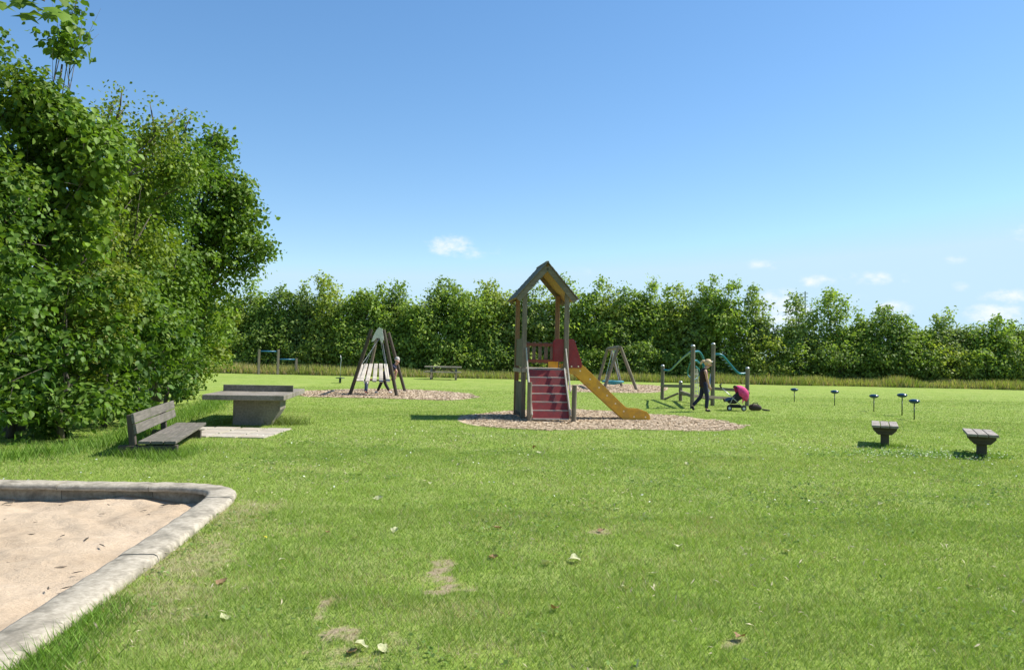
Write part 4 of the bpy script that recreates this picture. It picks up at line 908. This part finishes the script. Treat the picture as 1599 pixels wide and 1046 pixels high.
# ------------------------------------------------------------------ stools
def stool(px, py, rz, lb):
    o = thing('plank_stool', lb, 'stool', G(px, py), rz, 'plank stools on the lawn')
    Ls = 1.35
    for k in (-1, 0, 1): MB().box((k*.160, .02, .405), (.145, Ls, .045)).build('seat_plank', 'seat_wood', o, bevel=.006)
    for yy_ in (-.46, -.16):
        MB().prism([(-.21, .38), (.21, .38), (.21, .33), (.12, .24), (-.12, .24), (-.21, .33)], (0, yy_-.05, 0), (1, 0, 0), (0, 0, 1), (0, .10, 0)).build('bracket', 'dark_wood_x', o, bevel=.006)
    MB().box((0, -.34, .08), (.15, .2, .56)).build('post', 'dark_wood_z', o, bevel=.01)
    return o
stool(1381, 694.5, R(-25), 'left of the two plank stools, behind it the row of five pods'); stool(1530, 711, R(-27), 'right-hand plank stool nearest the right edge of the picture')
for px, py in ((1383, 698), (1531, 714)):
    q_ = G(px, py); tufts('stool_grass', q_.x+.1, q_.y, .22, .15, 500, .10, .010, 'longer grass round the post of a stool')

# ------------------------------------------------------------------ distant mast
mo_ = P(1255, 540, 230); mo_.z = 0; ms_ = thing('antenna_mast', 'thin pair of antenna poles rising far beyond the hedge', 'mast', mo_)
top = P(1257, 455, 230); mb = MB(); hgt = top.z
MB().tube([(.3, 0, 0), (.3, 0, hgt)], .22, 6).build('pole', 'steel', ms_); MB().tube([(-1.0, 0, 0), (-1.0, 0, hgt-.6)], .13, 6).build('pole', 'steel', ms_)
for k in range(4): mb.box((.3, 0, hgt-.6-k*1.1), (1.6, .3, .2))
mb.build('antenna_arms', 'steel', ms_)

# ------------------------------------------------------------------ people
def skin(name, chains, mat, parent, sub=1, root=0):
    """chains: list of lists of (x,y,z,r); chains join where points coincide"""
    pts = []; rad = []; ed = []; key = {}
    for ch_ in chains:
        last = None
        for (x_, y_, z_, r_) in ch_:
            k_ = (round(x_, 4), round(y_, 4), round(z_, 4))
            if k_ not in key: key[k_] = len(pts); pts.append((x_, y_, z_)); rad.append(r_)
            i_ = key[k_]
            if last is not None and last != i_: ed.append((last, i_))
            last = i_
    me = bpy.data.meshes.new(name); me.from_pydata(pts, ed, []); o = bpy.data.objects.new(name, me); C.objects.link(o)
    m_ = o.modifiers.new('skin', 'SKIN'); m_.use_smooth_shade = True
    for i_, sv in enumerate(me.skin_vertices[0].data):
        r_ = rad[i_]; sv.radius = (r_, r_) if not hasattr(r_, '__len__') else r_; sv.use_root = (i_ == root)
    s_ = o.modifiers.new('sub', 'SUBSURF'); s_.levels = sub; s_.render_levels = sub
    dg = bpy.context.evaluated_depsgraph_get(); me2 = bpy.data.meshes.new_from_object(o.evaluated_get(dg)); me2.name = name
    bpy.data.objects.remove(o); me2.materials.clear(); me2.materials.append(MT[mat])
    o = bpy.data.objects.new(name, me2); C.objects.link(o); o.parent = parent; return o
def vl(a, b, t): return tuple(a[i]*(1-t)+b[i]*t for i in range(3))
def person(label, loc, rz, J, sc_=1.0, shirt=None, trousers=None, shoes=None, hair=None, group=None, sleeves=False, long_hair=False, glasses=False, fat=1.0):
    """J: hip, chest, neck, head (centre), face (unit dir), shL/R, elL/R, wrL/R, hiL/R, knL/R, anL/R, toL/R"""
    root = thing('person', label, 'person', loc, rz, group); f = fat*sc_
    hd = Vector(J['head']); fc = Vector(J['face']).normalized(); nk = Vector(J['neck']); hs_ = .118*J.get('hs', 1)
    upd = (hd-nk).normalized(); sd = upd.cross(fc).normalized()
    ch_ = [[(*J['hip'], .115*f), (*vl(J['hip'], J['chest'], .5), .10*f), (*J['chest'], .12*f), (*J['neck'], .05*f), (*tuple(hd-upd*hs_*.55+fc*.01), .062*f), (*tuple(hd+upd*hs_*.05), (hs_*.92)), (*tuple(hd+upd*hs_*.50), hs_*.80)]]
    ch_.append([(*tuple(hd-upd*hs_*.55+fc*.01), .062*f), (*tuple(hd-upd*hs_*.62+fc*hs_*.68), .030*f)])
    ch_.append([(*tuple(hd+upd*hs_*.05), hs_*.92), (*tuple(hd-upd*.012+fc*hs_*1.0), .015)])
    for s_ in ('L', 'R'):
        a_, b_, c_ = J['sh'+s_], J['el'+s_], J['wr'+s_]
        dd = (Vector(c_)-Vector(b_)).normalized(); pal = Vector(c_)+dd*.07*sc_; side = dd.cross(Vector((0, 0, 1)) if abs(dd.z) < .9 else Vector((1, 0, 0))).normalized(); 
        if abs(dd.z) > .5: side = Vector((1, 0, 0))-dd*dd.x; side.normalize()
        ch_.append([(*J['chest'], .12*f), (*a_, .052*f), (*vl(a_, b_, .5), .044*f), (*b_, .037*f), (*vl(b_, c_, .4), .034*f), (*c_, .024*f), (*tuple(pal), .030*f)])
        curl = side.cross(dd).normalized()
        for q_, ln in zip((-1.5, -.5, .5, 1.5), (.062, .075, .072, .056)):
            r1_ = pal+side*q_*.016*sc_+dd*.01; e1_ = r1_+dd*ln*.55*sc_; e2_ = e1_+(dd*.8+curl*.5)*ln*.5*sc_
            ch_.append([(*tuple(pal), .030*f), (*tuple(r1_+dd*.012), .0095*sc_), (*tuple(e1_), .0085*sc_), (*tuple(e2_), .007*sc_)])
        th = Vector(c_)+dd*.03*sc_; ch_.append([(*tuple(pal), .030*f), (*tuple(pal-dd*.02+side*.038*sc_), .010*sc_), (*tuple(pal+dd*.03*sc_+side*.055*sc_), .0085*sc_)])
        h_, k_, n_ = J['hi'+s_], J['kn'+s_], J['an'+s_]
        ch_.append([(*J['hip'], .115*f), (*h_, .088*f), (*vl(h_, k_, .5), .078*f), (*k_, .056*f), (*vl(k_, n_, .35), .052*f), (*n_, .036*f), (*J['to'+s_], .028*f)])
    skin('body', ch_, 'skin', root)
    e_ = MB()
    for s_ in (-1, 1): e_.ball(tuple(hd+fc*hs_*.80+sd*s_*hs_*.36+upd*hs_*.03), .010)
    e_.build('eyes', 'black_plastic', root, smooth=True)
    e_ = MB()
    for s_ in (-1, 1): e_.ball(tuple(hd+sd*s_*hs_*.86-upd*hs_*.08), (.016, .018, .026))
    e_.build('ears', 'skin', root, smooth=True)
    if shirt:
        hp, cs, nk2 = Vector(J['hip']), Vector(J['chest']), Vector(J['neck']); tb = MB()
        tb.tube([hp+(hp-cs)*.22, hp+(hp-cs)*.05, hp.lerp(cs, .25), hp.lerp(cs, .55), cs, cs.lerp(nk2, .45), cs.lerp(nk2, .8)], [.150*f, .148*f, .138*f, .128*f, .142*f, .118*f, .062*f], 16)
        for s_ in ('L', 'R'):
            a_, b_ = Vector(J['sh'+s_]), Vector(J['el'+s_])
            if sleeves: tb.tube([cs.lerp(a_, .2), a_, a_.lerp(b_, .65)], [.09*f, .066*f, .058*f], 12)
            else: tb.tube([cs.lerp(a_, .2), cs.lerp(a_, .9)], [.10*f, .070*f], 12)
        tb.build('shirt', shirt, root, smooth=True)
    if trousers:
        c2 = []
        c2.append([(*vl(J['hip'], J['chest'], .42), .118*f), (*J['hip'], .134*f)])
        for s_ in ('L', 'R'):
            h_, k_, n_ = J['hi'+s_], J['kn'+s_], J['an'+s_]; c2.append([(*J['hip'], .132*f), (*h_, .100*f), (*vl(h_, k_, .5), .090*f), (*k_, .070*f), (*vl(k_, n_, .5), .066*f), (*vl(k_, n_, .93), .062*f)])
        skin('trousers', c2, trousers, root)
    if shoes:
        for s_ in ('L', 'R'):
            n_, t_2 = Vector(J['an'+s_]), Vector(J['to'+s_]); hl_ = n_+(n_-t_2)*.3; hl_.z = min(hl_.z, n_.z-.03)
            skin('shoe', [[(*tuple(n_+Vector((0, 0, .02))), .048*f), (*tuple(n_-Vector((0, 0, .03*sc_))), .050*f), (*tuple(n_.lerp(t_2, .55)), .044*f), (*tuple(t_2), .036*f)]], shoes, root)
    if hair:
        hc = hd+upd*hs_*.36-fc*hs_*.42; hb = MB(); hb.ball((0, 0, 0), (hs_*.96, hs_*.88, hs_*.98), 16, 11)
        Rm = Matrix((fc, sd, upd)).transposed(); hb.v = [tuple(hc+Rm @ Vector(v)) for v in hb.v]
        if long_hair:
            b0 = hc-fc*hs_*.8; hb.tube([b0, b0-fc*.05-upd*.03, b0-fc*.07-upd*.10, b0-fc*.05-upd*.17], [.03, .042, .034, .012], 10)
        else: hb.tube([hc-fc*hs_*.3, hc-fc*hs_*.35-upd*hs_*.75], [hs_*.75, hs_*.5], 12)
        hb.build('hair', hair, root, smooth=True)
    if glasses:
        gm_ = MB(); c0 = hd+fc*hs_*.42+upd*hs_*.98
        for s_ in (-1, 1): gm_.ball(tuple(c0+sd*s_*.035), (.03, .03, .016)); gm_.tube([c0+sd*s_*.07, c0-fc*.1+sd*s_*.085-upd*.05], .006, 5)
        gm_.build('sunglasses', 'white_plastic', root, smooth=True)
    return root
# woman walking to the right beside the pushchair
wl = G(1101.5, 643)
J = dict(hip=(-.06, 0, .86), chest=(-.075, 0, 1.22), neck=(.0, 0, 1.375), head=(.075, 0, 1.495), face=(1, -.15, -.45), hs=1.0,
         shL=(-.05, .165, 1.30), shR=(-.06, -.165, 1.30), elL=(-.03, .21, 1.05), wrL=(.10, .19, .84), elR=(-.02, -.215, 1.04), wrR=(.06, -.20, .81),
         hiL=(-.06, .085, .82), hiR=(-.05, -.085, .82), knR=(.03, -.09, .46), anR=(.0, -.09, .075), toR=(.14, -.09, .035), knL=(-.13, .09, .46), anL=(-.40, .09, .16), toL=(-.33, .09, .035))
person('woman in a dark sleeveless top and dark trousers walking beside the pushchair, head bowed', wl, 0, J, 1.0, 'maroon_fabric', 'navy_fabric', 'black_fabric', 'blond_hair', long_hair=True, glasses=True, fat=.98)
# adult bending behind the platform swing
al = P(600, 616, 31.2); al.z = 0
J = dict(hip=(.06, 0, .80), chest=(.33, 0, 1.06), neck=(.44, 0, 1.20), head=(.50, .02, 1.33), face=(.6, -.6, -.4),
         shL=(.34, .15, 1.12), shR=(.36, -.17, 1.10), elL=(.42, .24, .86), wrL=(.30, .22, .66), elR=(.52, -.22, .92), wrR=(.48, -.25, .72),
         hiL=(.04, .08, .76), hiR=(.06, -.08, .76), knL=(-.14, .10, .46), anL=(-.30, .10, .07), toL=(-.42, .10, .035), knR=(.02, -.1, .45), anR=(.22, -.1, .10), toR=(.33, -.12, .04))
person('adult in a dark blue top and black trousers bending behind the platform swing', al, 0, J, 1.0, 'navy_fabric', 'black_fabric', 'white_fabric', 'grey_hair', sleeves=True)
cl_ = P(571, 616.5, 31.0); cl_.z = 0
J = dict(hip=(.0, 0, .44), chest=(.04, 0, .62), neck=(.05, 0, .73), head=(.07, 0, .84), face=(1, -.2, -.1), hs=.92,
         shL=(.04, .09, .68), shR=(.04, -.09, .68), elL=(.14, .12, .58), wrL=(.27, .08, .60), elR=(.13, -.13, .56), wrR=(.27, -.10, .55),
         hiL=(0, .05, .40), hiR=(0, -.05, .40), knL=(-.03, .06, .23), anL=(-.04, .06, .06), toL=(.05, .06, .03), knR=(.04, -.05, .23), anR=(.04, -.05, .06), toR=(.13, -.06, .03))
person('small child in a white top, jeans and red boots standing at the platform swing', cl_, 0, J, .62, 'white_fabric', 'denim', 'red_rubber', 'brown_hair', sleeves=True)

# ------------------------------------------------------------------ pushchair with child
so1 = G(1150, 641); ps = thing('pushchair', 'dark pushchair with a bright pink hood standing on the lawn', 'pushchair', so1)
Dp = so1.y
def lp(px, py, dy=0.0): return P(px, py, Dp+dy)-so1
wheels = [(1139, 636.5, -.22), (1139, 635.5, .25), (1161.5, 637, -.24), (1161.5, 636, .27)]
for (px, py, dy) in wheels:
    c_ = lp(px, py, dy); c_.z = .085; wo_ = MB(); wo_.tube([c_+Vector((0, -.02, 0)), c_+Vector((0, .02, 0))], .085, 16); w1 = wo_.build('wheel', 'black_rubber', ps, bevel=.008)
    MB().tube([c_+Vector((0, -.026, 0)), c_+Vector((0, .026, 0))], .045, 12).build('rim', 'bracket', w1)
for dy in (-.2, .22):
    MB().tube([lp(1125, 604, dy), lp(1143, 620, dy), lp(1161.5, 637, dy)], .014, 8).build('frame_tube', 'steel', ps, smooth=True)
    MB().tube([lp(1152, 628, dy), lp(1144, 622, dy), lp(1138.5, 634, dy)], .014, 8).build('frame_tube', 'steel', ps, smooth=True)
    MB().tube([lp(1126.5, 605.5, dy), lp(1124, 601.5, dy), lp(1127, 599.5, dy)], .028, 8).build('handle_grip', 'black_plastic', ps, smooth=True)
MB().prism([(lp(a, b).x, lp(a, b).z) for a, b in [(1137, 626), (1139, 630), (1147, 630), (1153, 624), (1160, 616), (1155, 611), (1148, 617), (1143, 622)]], (0, -.17, 0), (1, 0, 0), (0, 0, 1), (0, .36, 0)).build('seat', 'black_fabric', ps, bevel=.02)
MB().box(lp(1148, 634), (.34, .34, .10)).build('storage_basket', 'black_fabric', ps, bevel=.03)
hm = MB(); vs = []; n_a, n_b = 9, 7; hc_ = lp(1152, 617); 
for i in range(n_a):
    a = R(-38)+R(150)*i/(n_a-1)
    for j in range(n_b):
        b_ = -1+2*j/(n_b-1); rr_ = .33*(1-.18*b_*b_); vs.append(hc_+Vector((.02+rr_*math.cos(a), .20*b_, rr_*math.sin(a)*.98)))
fs2 = [(i*n_b+j, i*n_b+j+1, (i+1)*n_b+j+1, (i+1)*n_b+j) for i in range(n_a-1) for j in range(n_b-1)]
# cheeks of the hood
for j in (0, n_b-1):
    c_i = len(vs); vs.append(hc_+Vector((0, .20*(-1 if j == 0 else 1), 0))); fs2 += [(c_i, i*n_b+j, (i+1)*n_b+j) for i in range(n_a-1)]
hm.add(vs, fs2); ho = hm.build('hood', 'pink_fabric', ps, smooth=True); md = ho.modifiers.new('t', 'SOLIDIFY'); md.thickness = .012
hm = MB(); hm.tube([vs[(n_a-1)*n_b+j] for j in range(n_b)], .022, 6); hm.build('hood_trim', 'black_fabric', ho)
fl = MB()
for k, (a, b_) in enumerate([((1162, 622), (1158, 630)), ((1165, 618), (1164.5, 626)), ((1166, 610), (1168, 619))]): fl.prism([(0, 0), (1, 0), (.55, 1)], lp(a[0]-2, a[1], -.17+k*.05), (.1, 0, 0), ((b_[0]-a[0])*.02, 0, -(b_[1]-a[1])*.021), (0, .012, 0))
fl.build('hood_flap', 'pink_fabric', ho)
bl = lp(1148, 623)
kloc = so1+Vector((bl.x, 0, bl.z-.05))
J = dict(hip=(0, 0, .0), chest=(.16, 0, .12), neck=(.24, 0, .19), head=(.31, 0, .26), face=(-.8, 0, .6), hs=.85,
         shL=(.18, .08, .17), shR=(.18, -.08, .17), elL=(.08, .13, .12), wrL=(-.02, .10, .12), elR=(.08, -.13, .12), wrR=(-.02, -.10, .12),
         hiL=(-.02, .05, .0), hiR=(-.02, -.05, .0), knL=(-.18, .07, .07), anL=(-.33, .07, -.0), toL=(-.37, .07, .06), knR=(-.19, -.07, .06), anR=(-.36, -.07, -.03), toR=(-.40, -.07, .03))
person('toddler in jeans lying back under the pink hood of the pushchair', kloc, 0, J, .6, 'navy_fabric', 'denim', 'black_fabric', 'brown_hair', sleeves=True)
# bag on the grass
bg_ = G(1179, 641.5); bo_ = thing('bag', 'dark brown soft bag slumped on the grass right of the pushchair', 'bag', bg_)
skin('bag_body', [[(-.22, 0, .10, .10), (-.05, .02, .13, .13), (.12, 0, .11, .11), (.22, -.02, .07, .06)]], 'brown_fabric', bo_)
skin('strap', [[(.2, -.03, .06, .025), (.32, -.08, .04, .03), (.46, -.1, .03, .02)]], 'black_fabric', bo_)
MB().tube([(-.14, -.09, .17), (-.08, -.11, .27), (.04, -.10, .27), (.08, -.09, .18)], .012, 6).build('carry_handle', 'black_fabric', bo_, smooth=True)
